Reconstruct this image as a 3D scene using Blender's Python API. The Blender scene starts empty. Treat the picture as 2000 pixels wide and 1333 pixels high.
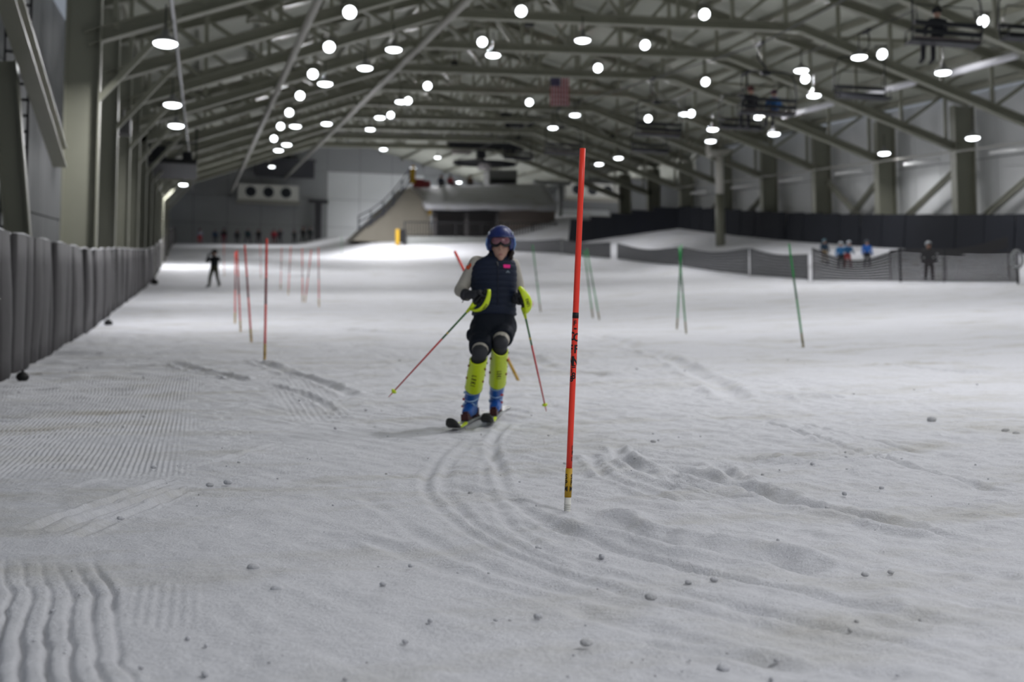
import bpy, bmesh, math, random
import numpy as np
from mathutils import Vector, Matrix

random.seed(7); rng = np.random.default_rng(7)
S = bpy.context.scene
COL = S.collection

# ------------------------------------------------------------------ camera, world, exposure
FPX = 2000 * 50 / 36.0
PITCH = math.radians(5.0)
YAW = math.radians(12.432)          # the hall runs along +Y, the camera looks a little to its right
SLOPE = 0.14187                     # rise of hall and snow along +Y
cam_d = bpy.data.cameras.new('camera')
cam_d.lens = 50; cam_d.sensor_width = 36; cam_d.sensor_fit = 'HORIZONTAL'
cam_d.clip_end = 600
cam_d.dof.use_dof = True; cam_d.dof.focus_distance = 7.0; cam_d.dof.aperture_fstop = 2.1
cam = bpy.data.objects.new('camera', cam_d); COL.objects.link(cam)
cam.location = (0, 0, 0)
cam.rotation_euler = (math.pi / 2 + PITCH, 0, -YAW)
S.camera = cam
world = bpy.data.worlds.new('world'); S.world = world; world.use_nodes = True
world.node_tree.nodes['Background'].inputs[0].default_value = (0.72, 0.80, 0.92, 1)
world.node_tree.nodes['Background'].inputs[1].default_value = 0.35
S.view_settings.view_transform = 'Standard'
S.view_settings.look = 'None'
S.view_settings.gamma = 1
S.view_settings.use_curve_mapping = False
S.view_settings.exposure = -0.28
LAMP_POWER = 260.0
LENS_GLOW = 9.0

cp, sp, cy, sy = math.cos(PITCH), math.sin(PITCH), math.cos(YAW), math.sin(YAW)

def at(px, py, D):
    """point seen at photo pixel (px, py) at depth D"""
    u = (px - 1000) / FPX; v = (666.5 - py) / FPX
    a, b, c = u * D, (cp - v * sp) * D, (sp + v * cp) * D
    return Vector((a * cy + b * sy, -a * sy + b * cy, c))

def hall(X, Y, r):
    """hall coordinates: r is the height over the roof-parallel line through the camera"""
    return Vector((X, Y, SLOPE * Y + r))

def rel(p):
    return p.z - SLOPE * p.y

_BY = [-40, -5, 7, 11.4, 17, 21, 26.6, 32, 43.5, 50, 59, 68, 80, 95, 110, 122, 140, 153, 175]
_BR = [-1.16, -1.17, -1.225, -1.345, -1.41, -1.46, -1.50, -1.55, -1.42, -1.39, -1.34, -1.28, -1.05, -0.55, 0.2, 0.8, 1.4, 1.75, 1.85]

def _smooth(e0, e1, x):
    t = np.clip((x - e0) / (e1 - e0), 0, 1); return t * t * (3 - 2 * t)

_fy = np.linspace(-40, 175, 1076)
_fr = np.interp(_fy, _BY, _BR)
_fr = np.convolve(np.pad(_fr, 10, mode='edge'), np.ones(21) / 21, mode='valid')

def ground_np(X, Y):
    X = np.asarray(X, float); Y = np.asarray(Y, float)
    r = np.interp(Y, _fy, _fr)
    c = 0.03 * (np.minimum(X, 10) - 1) + 0.065 * np.clip(X - 10, 0, 14)
    lane = (1.5 + np.clip(Y - 53, 0, 50) * 0.027) / 10.0
    c = c + lane * np.clip(X - 24, 0, 11)
    m = 0.75 * _smooth(108, 118, Y) * _smooth(9, 15, X) * (1 - _smooth(30, 36, X))
    return SLOPE * Y + r + c + m

def gz(x, y):
    return float(ground_np(x, y))

def hit(px, py, d0=3.0, d1=190.0):
    """where the ray through a photo pixel meets the snow"""
    prev = None
    D = d0
    while D < d1:
        p = at(px, py, D)
        if p.z <= gz(p.x, p.y):
            lo, hi = (prev or d0), D
            for _ in range(30):
                m = (lo + hi) / 2; q = at(px, py, m)
                if q.z <= gz(q.x, q.y): hi = m
                else: lo = m
            q = at(px, py, hi); return Vector((q.x, q.y, gz(q.x, q.y))), hi
        prev = D; D *= 1.01
    q = at(px, py, d1); return Vector((q.x, q.y, gz(q.x, q.y))), d1

# ------------------------------------------------------------------ materials
MATS = {}
def mat(name, col, rough=0.6, metal=0.0, spec=0.4, var=0.0, scale=8.0, bump=0.0, bscale=60.0, emit=0.0, alpha=1.0, trans=0.0, coat=0.0, sss=0.0):
    if name in MATS: return MATS[name]
    m = bpy.data.materials.new(name); m.use_nodes = True
    nt = m.node_tree; N = nt.nodes; L = nt.links
    b = N['Principled BSDF']
    b.inputs['Base Color'].default_value = (*col, 1)
    b.inputs['Roughness'].default_value = rough
    b.inputs['Metallic'].default_value = metal
    b.inputs['Specular IOR Level'].default_value = spec
    if coat: b.inputs['Coat Weight'].default_value = coat
    if trans: b.inputs['Transmission Weight'].default_value = trans
    if alpha < 1: b.inputs['Alpha'].default_value = alpha
    if sss:
        b.inputs['Subsurface Weight'].default_value = sss; b.inputs['Subsurface Radius'].default_value = (0.01, 0.005, 0.003)
    if emit:
        b.inputs['Emission Color'].default_value = (*col, 1); b.inputs['Emission Strength'].default_value = emit
    if var or bump:
        tc = N.new('ShaderNodeTexCoord')
    if var:
        nz = N.new('ShaderNodeTexNoise'); nz.inputs['Scale'].default_value = scale; nz.inputs['Detail'].default_value = 5
        L.new(tc.outputs['Object'], nz.inputs['Vector'])
        mx = N.new('ShaderNodeMix'); mx.data_type = 'RGBA'
        mx.inputs[6].default_value = (*[max(0, c * (1 - var)) for c in col], 1)
        mx.inputs[7].default_value = (*[min(1, c * (1 + var)) for c in col], 1)
        L.new(nz.outputs['Fac'], mx.inputs[0]); L.new(mx.outputs[2], b.inputs['Base Color'])
    if bump:
        n2 = N.new('ShaderNodeTexNoise'); n2.inputs['Scale'].default_value = bscale; n2.inputs['Detail'].default_value = 4
        L.new(tc.outputs['Object'], n2.inputs['Vector'])
        bp = N.new('ShaderNodeBump'); bp.inputs['Strength'].default_value = bump; bp.inputs['Distance'].default_value = 0.02
        L.new(n2.outputs['Fac'], bp.inputs['Height']); L.new(bp.outputs['Normal'], b.inputs['Normal'])
    MATS[name] = m
    return m

def snow_material():
    m = bpy.data.materials.new('snow'); m.use_nodes = True
    nt = m.node_tree; N = nt.nodes; L = nt.links; b = N['Principled BSDF']
    b.inputs['Roughness'].default_value = 0.62; b.inputs['Specular IOR Level'].default_value = 0.25
    tc = N.new('ShaderNodeTexCoord')
    mp = N.new('ShaderNodeMapping'); mp.inputs['Scale'].default_value = (0.35, 0.9, 0.35)
    L.new(tc.outputs['Object'], mp.inputs['Vector'])
    d = N.new('ShaderNodeTexNoise'); d.inputs['Scale'].default_value = 1.6; d.inputs['Detail'].default_value = 7; d.inputs['Roughness'].default_value = 0.62
    L.new(mp.outputs['Vector'], d.inputs['Vector'])
    cr = N.new('ShaderNodeValToRGB'); e = cr.color_ramp.elements
    e[0].position = 0.27; e[0].color = (0.50, 0.47, 0.42, 1)
    e[1].position = 0.50; e[1].color = (0.77, 0.775, 0.81, 1)
    x = e.new(0.36); x.color = (0.66, 0.655, 0.645, 1)
    L.new(d.outputs['Fac'], cr.inputs['Fac'])
    g = N.new('ShaderNodeTexNoise'); g.inputs['Scale'].default_value = 22; g.inputs['Detail'].default_value = 6
    L.new(tc.outputs['Object'], g.inputs['Vector'])
    mx = N.new('ShaderNodeMix'); mx.data_type = 'RGBA'; mx.blend_type = 'MULTIPLY'; mx.inputs[0].default_value = 0.22
    L.new(cr.outputs['Color'], mx.inputs[6]); L.new(g.outputs['Fac'], mx.inputs[7])
    L.new(mx.outputs[2], b.inputs['Base Color'])
    n1 = N.new('ShaderNodeTexNoise'); n1.inputs['Scale'].default_value = 45; n1.inputs['Detail'].default_value = 8; n1.inputs['Roughness'].default_value = 0.7
    L.new(tc.outputs['Object'], n1.inputs['Vector'])
    bp = N.new('ShaderNodeBump'); bp.inputs['Strength'].default_value = 0.8; bp.inputs['Distance'].default_value = 0.025
    L.new(n1.outputs['Fac'], bp.inputs['Height']); L.new(bp.outputs['Normal'], b.inputs['Normal'])
    MATS['snow'] = m
    return m

STEEL = mat('steel_paint', (0.25, 0.25, 0.195), 0.42, 0.0, 0.5, var=0.10, scale=1.2)
PIPE = mat('pale_pipe', (0.42, 0.41, 0.37), 0.35, 0.0, 0.5)
DECK = mat('roof_deck', (0.38, 0.39, 0.33), 0.8, var=0.15, scale=0.6)
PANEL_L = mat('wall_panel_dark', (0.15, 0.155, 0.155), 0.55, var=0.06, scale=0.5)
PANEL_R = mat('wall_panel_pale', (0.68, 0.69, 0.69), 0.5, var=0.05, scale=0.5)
PANEL_B = mat('wall_panel_back', (0.36, 0.37, 0.38), 0.55, var=0.06, scale=0.3)
PANEL_W = mat('wall_panel_white', (0.80, 0.82, 0.83), 0.5, var=0.06, scale=0.3)
MATP = mat('fence_mat', (0.070, 0.066, 0.068), 0.75, var=0.25, scale=3.0, bump=0.3, bscale=6)
MATE = mat('fence_edge', (0.45, 0.45, 0.46), 0.6)
NAVYF = mat('fence_navy', (0.013, 0.015, 0.021), 0.8, spec=0.2, var=0.2, scale=1.0)
NET = mat('net_black', (0.012, 0.012, 0.014), 0.7)
NETG = mat('net_grey', (0.07, 0.072, 0.076), 0.8)
BLACK = mat('black', (0.012, 0.012, 0.013), 0.5)
DARK = mat('dark_metal', (0.022, 0.023, 0.028), 0.45, 0.2)
WHITE = mat('white_paint', (0.75, 0.75, 0.74), 0.45)
GLOW = mat('lamp_glow', (0.93, 0.97, 1.0), 0.4, emit=LENS_GLOW)
ORANGE = mat('gate_orange', (0.82, 0.045, 0.022), 0.42, spec=0.4)
GREEN = mat('gate_green', (0.015, 0.26, 0.06), 0.42, spec=0.4)
YEL = mat('gate_yellow', (0.48, 0.28, 0.012), 0.5, var=0.1, scale=30)
BASEW = mat('gate_base_white', (0.62, 0.61, 0.56), 0.5, var=0.1, scale=40)
PRINT = mat('print_black', (0.012, 0.008, 0.008), 0.6)
NEON = mat('neon_yellow', (0.62, 0.78, 0.006), 0.38, spec=0.5)
SNOW = snow_material()

# ------------------------------------------------------------------ mesh helpers
class MB:
    def __init__(s): s.v = []; s.f = []; s.m = []
    def add(s, vs, fs, mi=0):
        o = len(s.v); s.v += [tuple(x) for x in vs]; s.f += [tuple(i + o for i in f) for f in fs]; s.m += [mi] * len(fs); return s
    def box(s, c, d, R=None, mi=0):
        hx, hy, hz = d[0] / 2, d[1] / 2, d[2] / 2; c = Vector(c)
        vs = [Vector((x, y, z)) for z in (-hz, hz) for y in (-hy, hy) for x in (-hx, hx)]
        if R is not None: vs = [R @ v for v in vs]
        return s.add([c + v for v in vs], [(0, 2, 3, 1), (4, 5, 7, 6), (0, 1, 5, 4), (2, 6, 7, 3), (0, 4, 6, 2), (1, 3, 7, 5)], mi)
    def beam(s, p, q, w, h, up=Vector((0, 0, 1)), mi=0):
        p, q = Vector(p), Vector(q); d = (q - p).normalized()
        a = d.cross(up)
        if a.length < 1e-4: a = d.cross(Vector((1, 0, 0)))
        a.normalize(); b = a.cross(d).normalized(); a *= w / 2; b *= h / 2
        vs = [p - a - b, p + a - b, p + a + b, p - a + b, q - a - b, q + a - b, q + a + b, q - a + b]
        return s.add(vs, [(3, 2, 1, 0), (4, 5, 6, 7), (0, 1, 5, 4), (1, 2, 6, 5), (2, 3, 7, 6), (3, 0, 4, 7)], mi)
    def ibeam(s, p, q, w, h, up=Vector((0, 0, 1)), t=0.04, mi=0):
        p, q = Vector(p), Vector(q); d = (q - p).normalized(); a = d.cross(up).normalized(); b = a.cross(d).normalized()
        s.beam(p, q, t, h - t, up, mi)
        s.beam(p + b * (h / 2 - t / 2), q + b * (h / 2 - t / 2), w, t, up, mi)
        s.beam(p - b * (h / 2 - t / 2), q - b * (h / 2 - t / 2), w, t, up, mi)
        return s
    def loft(s, rings, caps=True, mi=0, closed=True):
        n = len(rings[0]); vs = [v for r in rings for v in r]; fs = []
        for i in range(len(rings) - 1):
            for j in range(n if closed else n - 1):
                k = (j + 1) % n
                fs.append((i * n + j, i * n + k, (i + 1) * n + k, (i + 1) * n + j))
        if caps and closed:
            fs.append(tuple(range(n - 1, -1, -1))); fs.append(tuple((len(rings) - 1) * n + j for j in range(n)))
        return s.add(vs, fs, mi)
    def tube(s, pts, rad, n=8, mi=0, caps=True):
        pts = [Vector(p) for p in pts]; rad = rad if hasattr(rad, '__len__') else [rad] * len(pts)
        rings = []; t0 = (pts[1] - pts[0]).normalized()
        a = t0.cross(Vector((0, 0, 1)))
        if a.length < 1e-3: a = t0.cross(Vector((1, 0, 0)))
        a.normalize()
        for i, p in enumerate(pts):
            t = (pts[min(i + 1, len(pts) - 1)] - pts[max(i - 1, 0)]).normalized()
            a = (a - t * a.dot(t)).normalized(); b = t.cross(a)
            rings.append([p + (a * math.cos(2 * math.pi * k / n) + b * math.sin(2 * math.pi * k / n)) * rad[i] for k in range(n)])
        return s.loft(rings, caps, mi)
    def ball(s, c, r, n=10, m=7, mi=0, R=None):
        r = r if hasattr(r, '__len__') else (r, r, r); c = Vector(c); rings = []
        for i in range(1, m):
            th = math.pi * i / m
            ring = [Vector((r[0] * math.sin(th) * math.cos(2 * math.pi * k / n), r[1] * math.sin(th) * math.sin(2 * math.pi * k / n), -r[2] * math.cos(th))) for k in range(n)]
            rings.append([c + (R @ v if R is not None else v) for v in ring])
        return s.loft(rings, True, mi)
    def build(s, name, mats, parent=None, smooth=False, loc=None, kind=None):
        me = bpy.data.meshes.new(name); me.from_pydata(s.v, [], s.f)
        for m in (mats if isinstance(mats, (list, tuple)) else [mats]): me.materials.append(m)
        if any(s.m): me.polygons.foreach_set('material_index', s.m)
        if smooth: me.polygons.foreach_set('use_smooth', [True] * len(me.polygons))
        me.update()
        return link(name, me, parent, loc, kind)

def link(name, data, parent=None, loc=None, kind=None):
    o = bpy.data.objects.new(name, data); COL.objects.link(o)
    if parent is not None: o.parent = parent
    if loc is not None: o.location = loc
    if kind: o['kind'] = kind
    return o

def thing(name, label, cat, loc=(0, 0, 0), rz=0.0, group=None):
    o = link(name, None, None, loc); o.rotation_euler = (0, 0, rz)
    return tag(o, label, cat, group)

def tag(o, label, cat, group=None):
    o['label'] = label; o['category'] = cat
    if group: o['group'] = group
    return o

def dup(root, loc=None, label=None):
    r = root.copy(); COL.objects.link(r)
    if loc is not None: r.location = loc
    if label: r['label'] = label
    for ch in root.children:
        if ch.type == 'LIGHT': continue
        c = ch.copy(); COL.objects.link(c); c.parent = r
        for g in ch.children:
            d = g.copy(); COL.objects.link(d); d.parent = c
    return r

def text_mesh(body, size):
    cu = bpy.data.curves.new('lettering', 'FONT'); cu.body = body; cu.size = size; cu.align_x = 'CENTER'; cu.align_y = 'CENTER'; cu.resolution_u = 3; cu.offset = size * 0.028
    o = bpy.data.objects.new('lettering', cu); COL.objects.link(o)
    dg = bpy.context.evaluated_depsgraph_get(); me = bpy.data.meshes.new_from_object(o.evaluated_get(dg))
    bm = bmesh.new(); bm.from_mesh(me); bmesh.ops.triangulate(bm, faces=bm.faces[:])
    bmesh.ops.subdivide_edges(bm, edges=[e for e in bm.edges if e.calc_length() > size * 0.2], cuts=2)
    bmesh.ops.triangulate(bm, faces=bm.faces[:])
    vs = [v.co.copy() for v in bm.verts]; bm.verts.index_update(); fs = [[v.index for v in f.verts] for f in bm.faces]
    bm.free(); bpy.data.objects.remove(o); bpy.data.curves.remove(cu); bpy.data.meshes.remove(me)
    return vs, fs

def voxel(mb, vox, smooth=3, fac=0.5):
    """one continuous skin over overlapping closed shapes"""
    me = bpy.data.meshes.new('tmp'); me.from_pydata(mb.v, [], mb.f); me.update()
    o = bpy.data.objects.new('tmp', me); COL.objects.link(o)
    rm = o.modifiers.new('r', 'REMESH'); rm.mode = 'VOXEL'; rm.voxel_size = vox
    if smooth:
        sm = o.modifiers.new('s', 'SMOOTH'); sm.iterations = smooth; sm.factor = fac
    dg = bpy.context.evaluated_depsgraph_get(); out = bpy.data.meshes.new_from_object(o.evaluated_get(dg))
    bpy.data.objects.remove(o); bpy.data.meshes.remove(me)
    out.polygons.foreach_set('use_smooth', [True] * len(out.polygons))
    return out

def caps_union(segs):
    """segs: (p, q, rp, rq, mat): tapered capsules"""
    mb = MB()
    for p, q, rp, rq, _ in segs:
        p, q = Vector(p), Vector(q); L = (q - p).length
        if L < 1e-4: mb.ball(p, rp, 14, 9); continue
        n = 7; d = (q - p) / L
        pts = []; rad = []
        for i in range(5):
            a = math.pi / 2 * (i / 4.5); pts.append(p - d * rp * math.cos(a)); rad.append(max(rp * math.sin(a), rp * 0.12))
        for i in range(1, n): pts.append(p + (q - p) * i / n); rad.append(rp + (rq - rp) * i / n)
        for i in range(4, -1, -1):
            a = math.pi / 2 * (i / 4.5); pts.append(q + d * rq * math.cos(a)); rad.append(max(rq * math.sin(a), rq * 0.12))
        mb.tube(pts, rad, 14)
    return mb

def paint(me, segs, mats):
    """each face takes the material of the limb it lies on"""
    for m in mats: me.materials.append(m)
    n = len(me.polygons); c = np.empty(n * 3); me.polygons.foreach_get('center', c); c = c.reshape(-1, 3)
    best = np.full(n, 1e9); idx = np.zeros(n, int)
    for p, q, rp, rq, mi in segs:
        p = np.array(p, float); q = np.array(q, float); d = q - p; L2 = max(d @ d, 1e-9)
        t = np.clip(((c - p) @ d) / L2, 0, 1); dist = np.linalg.norm(c - (p + t[:, None] * d), axis=1) - (rp + (rq - rp) * t)
        k = dist < best; best[k] = dist[k]; idx[k] = mi
    me.polygons.foreach_set('material_index', idx.astype(np.int32))

# ------------------------------------------------------------------ the snow slope
def vnoise(x, y, seed):
    r = np.random.default_rng(seed); T = r.random((256, 256))
    xi = np.floor(x).astype(int); yi = np.floor(y).astype(int); fx = x - xi; fy = y - yi
    fx = fx * fx * (3 - 2 * fx); fy = fy * fy * (3 - 2 * fy)
    a = T[xi % 256, yi % 256]; b = T[(xi + 1) % 256, yi % 256]; c = T[xi % 256, (yi + 1) % 256]; d = T[(xi + 1) % 256, (yi + 1) % 256]
    return (a * (1 - fx) + b * fx) * (1 - fy) + (c * (1 - fx) + d * fx) * fy - 0.5

def build_floor():
    xs = np.concatenate([np.arange(-5.0, -2.4, 0.10), np.arange(-2.4, 0.35, 0.009), np.arange(0.35, 7.0, 0.022), np.arange(7.0, 12, 0.08), np.arange(12, 36, 0.35), np.arange(36, 60.1, 1.5)])
    ys = [-14.0, -8, -4, -1, 1]; y = 2.6
    while y < 176:
        ys.append(y); y += 0.020 if y < 9 else (0.028 if y < 13 else 0.028 * (y / 13) ** 1.75)
    ys = np.array(ys)
    X, Y = np.meshgrid(xs, ys)
    Z = ground_np(X, Y)
    near = np.clip((45 - Y) / 25, 0, 1)
    Z += 0.045 * vnoise(X * 0.35 + 9, Y * 0.28, 1) + 0.030 * vnoise(X * 0.9, Y * 0.7 + 5, 2)
    Z += (0.035 * vnoise(X * 1.7, Y * 1.5, 6) + 0.022 * vnoise(X * 4.1, Y * 3.3, 7)) * _smooth(12, 18, Y) * np.clip((75 - Y) / 30, 0.25, 1)
    Z += near * (0.020 * vnoise(X * 3.1, Y * 2.2, 3) + 0.014 * vnoise(X * 8.3, Y * 6.0, 4) + 0.010 * vnoise(X * 17, Y * 14, 5)) * (0.75 + 0.6 * _smooth(1.5, 3.0, X))
    # groomed corduroy along the padded fence, running up the hall
    wob = 0.25 * vnoise(X * 0.8, Y * 0.8, 11)
    m = _smooth(8.3, 9.6, Y + wob * 3) * (1 - _smooth(19, 24, Y)) * (1 - _smooth(-0.35, 0.05, X + wob)) * (0.35 + 0.65 * (vnoise(X * 1.2, Y * 0.9, 12) > -0.22))
    Z += m * 0.0065 * np.sin(2 * np.pi * X / 0.036 + 0.6 * vnoise(X * 0.5, Y * 0.6, 13))
    m = _smooth(12, 13, Y) * (1 - _smooth(16, 18, Y)) * _smooth(0.7, 0.9, X) * (1 - _smooth(1.2, 1.5, X))
    Z += m * 0.006 * np.sin(2 * np.pi * X / 0.06)
    # deep wavy machine ribs close by
    u = X + 0.115 * Y + 0.018 * np.sin(Y * 4.2 + 0.5) + 0.03 * vnoise(X * 3, Y * 2.5, 14)
    m = _smooth(3.2, 3.4, Y) * (1 - _smooth(5.7, 6.15, Y + 0.5 * vnoise(X * 4, Y * 0, 15))) * (1 - _smooth(0.30, 0.40, u))
    u = u + 0.022 * vnoise(X * 6, Y * 5, 41) + 0.012 * vnoise(X * 14, Y * 11, 42)
    fr = np.mod(u / 0.072, 1.0) - 0.5
    rib = 1.0 - np.exp(-(fr / (0.15 + 0.08 * vnoise(X * 5, Y * 3, 43))) ** 2) + 0.25 * vnoise(X * 9, Y * 6, 44)
    Z += m * 0.030 * (rib - 0.7) * np.clip(0.85 + 1.3 * vnoise(X * 4, Y * 2.2, 16), 0.15, 1.5)
    m = _smooth(4.95, 5.05, Y) * (1 - _smooth(5.6, 5.7, Y)) * _smooth(-0.25, -0.2, X) * (1 - _smooth(0.0, 0.06, X))
    Z += m * 0.0032 * np.sin(2 * np.pi * X / 0.040) * (0.7 + vnoise(X * 8, Y * 5, 45))
    # little dents and kicked-up steps by the fence
    k = vnoise(X * 2.4, Y * 6.0, 17); Z -= 0.035 * np.clip(k - 0.22, 0, 1) * (1 - _smooth(-0.8, 0.4, X)) * _smooth(11, 13, Y) * (1 - _smooth(30, 36, Y)) * 4
    # rutted, scraped zone
    k = vnoise(X * 0.9 + 3, Y * 2.6, 18); Z -= near * 0.05 * np.clip(k - 0.18, 0, 1) * _smooth(2.2, 4.0, X) * _smooth(7.5, 9.5, Y)

    # chattering streaks in the skied-off zone beyond the tall gate
    a = 0.42 * X - 0.91 * Y; b = 0.91 * X + 0.42 * Y
    st = 0.016 * vnoise(a * 2.2, b * 11, 50) + 0.010 * vnoise(a * 4.5, b * 24, 51) + 0.012 * np.clip(vnoise(X * 6, Y * 9, 52) - 0.15, 0, 1)
    Z += st * _smooth(0.9, 2.4, X + 0.15 * Y - 0.6) * (1 - _smooth(13, 20, Y))
    Z += 0.007 * vnoise(a * 2.0, b * 13, 53) * (1 - _smooth(9, 13, Y)) * _smooth(-0.3, 0.4, X)

    def groove(pix, w, depth, berm=0.5, rough=0.5, seed=0):
        P = [hit(*q)[0] for q in pix]
        # round the polyline
        pts = []
        for i in range(len(P) - 1):
            p0 = P[max(i - 1, 0)]; p1 = P[i]; p2 = P[i + 1]; p3 = P[min(i + 2, len(P) - 1)]
            for t in np.linspace(0, 1, 9)[:-1]:
                pts.append(0.5 * ((2 * p1) + (p2 - p0) * t + (2 * p0 - 5 * p1 + 4 * p2 - p3) * t * t + (3 * p1 - p0 - 3 * p2 + p3) * t ** 3))
        pts.append(P[-1])
        pt = np.array([[p.x, p.y] for p in pts])
        x0, x1 = np.searchsorted(xs, [pt[:, 0].min() - 4 * w, pt[:, 0].max() + 4 * w]); y0, y1 = np.searchsorted(ys, [pt[:, 1].min() - 4 * w, pt[:, 1].max() + 4 * w])
        if x1 - x0 < 2 or y1 - y0 < 2: return
        XX = X[y0:y1, x0:x1]; YY = Y[y0:y1, x0:x1]
        best = np.full(XX.shape, 1e9); tt = np.zeros(XX.shape); n = len(pt) - 1
        for i in range(n):
            a = pt[i]; d = pt[i + 1] - a; L2 = d @ d + 1e-12
            t = np.clip(((XX - a[0]) * d[0] + (YY - a[1]) * d[1]) / L2, 0, 1)
            dd = np.hypot(XX - a[0] - t * d[0], YY - a[1] - t * d[1]); kk = dd < best
            best[kk] = dd[kk]; tt[kk] = ((i + t) / n)[kk]
        q = best / w * (1 + rough * vnoise(XX * 9, YY * 7, 30 + seed))
        prof = -np.exp(-(q ** 2)) + berm * np.exp(-((q - 1.7) / 0.6) ** 2)
        fade = np.minimum(1, np.minimum(tt, 1 - tt) * 8)
        amp = 0.55 + 0.9 * (vnoise(XX * 1.7, YY * 1.3, 60 + seed) + 0.3)
        Z[y0:y1, x0:x1] += depth * prof * fade * np.clip(amp, 0.15, 1.5)
    T = [
        ([(1000, 815), (962, 860), (975, 910), (992, 965), (1060, 1015), (1180, 1060), (1420, 1125), (1720, 1190), (1990, 1240)], 0.035, 0.022, 0.5),
        ([(905, 850), (850, 900), (830, 945), (862, 1000), (960, 1060), (1120, 1120), (1400, 1200), (1700, 1270)], 0.03, 0.016, 0.4),
        ([(930, 850), (880, 905), (868, 950), (905, 1005), (1010, 1065), (1180, 1120), (1480, 1195), (1800, 1262)], 0.03, 0.014, 0.5),
        ([(985, 850), (950, 900), (955, 960), (1005, 1030), (1120, 1090), (1380, 1165), (1650, 1230), (1900, 1290)], 0.028, 0.014, 0.5),
        ([(1120, 1002), (1220, 1030), (1330, 1056), (1450, 1075), (1600, 1108)], 0.10, 0.045, 0.7),
        ([(1180, 880), (1250, 905), (1330, 935), (1420, 965), (1490, 968)], 0.05, 0.028, 0.8),
        ([(1290, 905), (1380, 932), (1470, 950), (1560, 975), (1640, 992), (1800, 1030), (1990, 1065)], 0.07, 0.04, 0.7),
        ([(1400, 905), (1440, 935), (1480, 958), (1520, 965)], 0.05, 0.03, 0.9),
        ([(1480, 820), (1600, 858), (1700, 888), (1850, 925), (1995, 965)], 0.03, 0.03, 0.5),
        ([(1560, 826), (1660, 853), (1790, 880)], 0.025, 0.022, 0.4),
        ([(1450, 895), (1550, 892), (1660, 885)], 0.028, 0.035, 0.6),
        ([(1440, 905), (1540, 900), (1690, 895), (1740, 890)], 0.03, 0.03, 0.6),
        ([(1660, 925), (1740, 922)], 0.03, 0.03, 0.5),
        ([(1200, 870), (1230, 900), (1290, 930), (1380, 955)], 0.04, 0.025, 0.9),
        ([(1150, 880), (1180, 920), (1250, 950), (1340, 980)], 0.04, 0.02, 0.9),
        ([(480, 700), (560, 725), (640, 750), (690, 775)], 0.08, 0.05, 0.5),
        ([(330, 705), (400, 725), (480, 742)], 0.08, 0.045, 0.6),
        ([(520, 750), (600, 772), (655, 800)], 0.05, 0.035, 0.5),
        ([(600, 740), (900, 700), (1000, 690), (1090, 720), (1200, 735)], 0.12, 0.06, 0.5),
        ([(650, 640), (760, 650), (900, 655), (1050, 690)], 0.15, 0.06, 0.5),
        ([(1140, 650), (1250, 680), (1350, 720), (1450, 790)], 0.12, 0.05, 0.7),
        ([(1500, 780), (1600, 778), (1650, 780)], 0.08, 0.05, 0.5),
        ([(1700, 715), (1850, 725), (1940, 726)], 0.08, 0.05, 0.5),
        ([(1250, 1250), (1500, 1290), (1800, 1325)], 0.04, 0.02, 0.5),
        ([(1100, 1180), (1350, 1250), (1600, 1320)], 0.05, 0.018, 0.6),
        ([(150, 950), (260, 925), (420, 900), (560, 860)], 0.03, 0.015, 0.6),
        ([(60, 1040), (200, 985), (340, 930)], 0.03, 0.02, 0.6), ([(100, 1045), (240, 990), (360, 945)], 0.03, 0.02, 0.6),
        ([(140, 1055), (260, 1005), (370, 955)], 0.03, 0.018, 0.6),
        ([(600, 1040), (740, 1060), (900, 1110), (1100, 1170)], 0.05, 0.012, 0.4),
        ([(700, 960), (780, 1020), (900, 1080), (1080, 1140), (1300, 1195)], 0.04, 0.010, 0.4),
    ]
    for i, t in enumerate(T): groove(*t, seed=i)
    # fine corduroy patch to the right
    v = (Y - 8.3) - 0.45 * (X - 4.0)
    me = bpy.data.meshes.new('floor')
    ny, nx = X.shape; co = np.stack([X, Y, Z], -1).reshape(-1, 3).astype(np.float32)
    me.vertices.add(nx * ny); me.vertices.foreach_set('co', co.ravel())
    i = np.arange((ny - 1) * nx).reshape(ny - 1, nx)[:, :-1].ravel()
    q = np.stack([i, i + 1, i + nx + 1, i + nx], -1).astype(np.int32); nq = len(q)
    me.loops.add(nq * 4); me.loops.foreach_set('vertex_index', q.ravel())
    me.polygons.add(nq); me.polygons.foreach_set('loop_start', np.arange(0, nq * 4, 4, dtype=np.int32))
    me.polygons.foreach_set('use_smooth', np.ones(nq, bool))
    me.update(calc_edges=True); me.materials.append(SNOW)
    o = link('floor', me, kind='structure')
    return o

floor = build_floor()
# loose crumbs of snow lying on the slope
mb = MB()
for i in range(240):
    d = 4.2 * (1 + 4.5 * random.random() ** 1.6)
    a = math.radians(random.uniform(-8, 33)); x = d * math.sin(a); y = d * math.cos(a)
    if x < -2.2: continue
    r = random.choice([0.004, 0.005, 0.006, 0.008, 0.012]) * random.uniform(0.7, 1.3)
    mb.ball((x, y, gz(x, y) - 0.002), (r * random.uniform(0.8, 1.6), r * random.uniform(0.8, 1.6), r), 6, 4)
for px, py, r in [(1272, 1170, 0.020), (1146, 1260, 0.018), (1820, 823, 0.035), (1965, 845, 0.03), (1985, 850, 0.025), (1690, 1125, 0.014), (1740, 1120, 0.012), (1345, 1140, 0.012), (1395, 1135, 0.014), (445, 945, 0.02), (410, 950, 0.018), (495, 1112, 0.02), (540, 1155, 0.018), (300, 915, 0.015)]:
    p, D = hit(px, py); mb.ball(p + Vector((0, 0, r * 0.4)), (r * 1.3, r, r * 0.8), 8, 6)
mb.build('loose_snow', SNOW, floor, smooth=True, kind='stuff')

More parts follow.
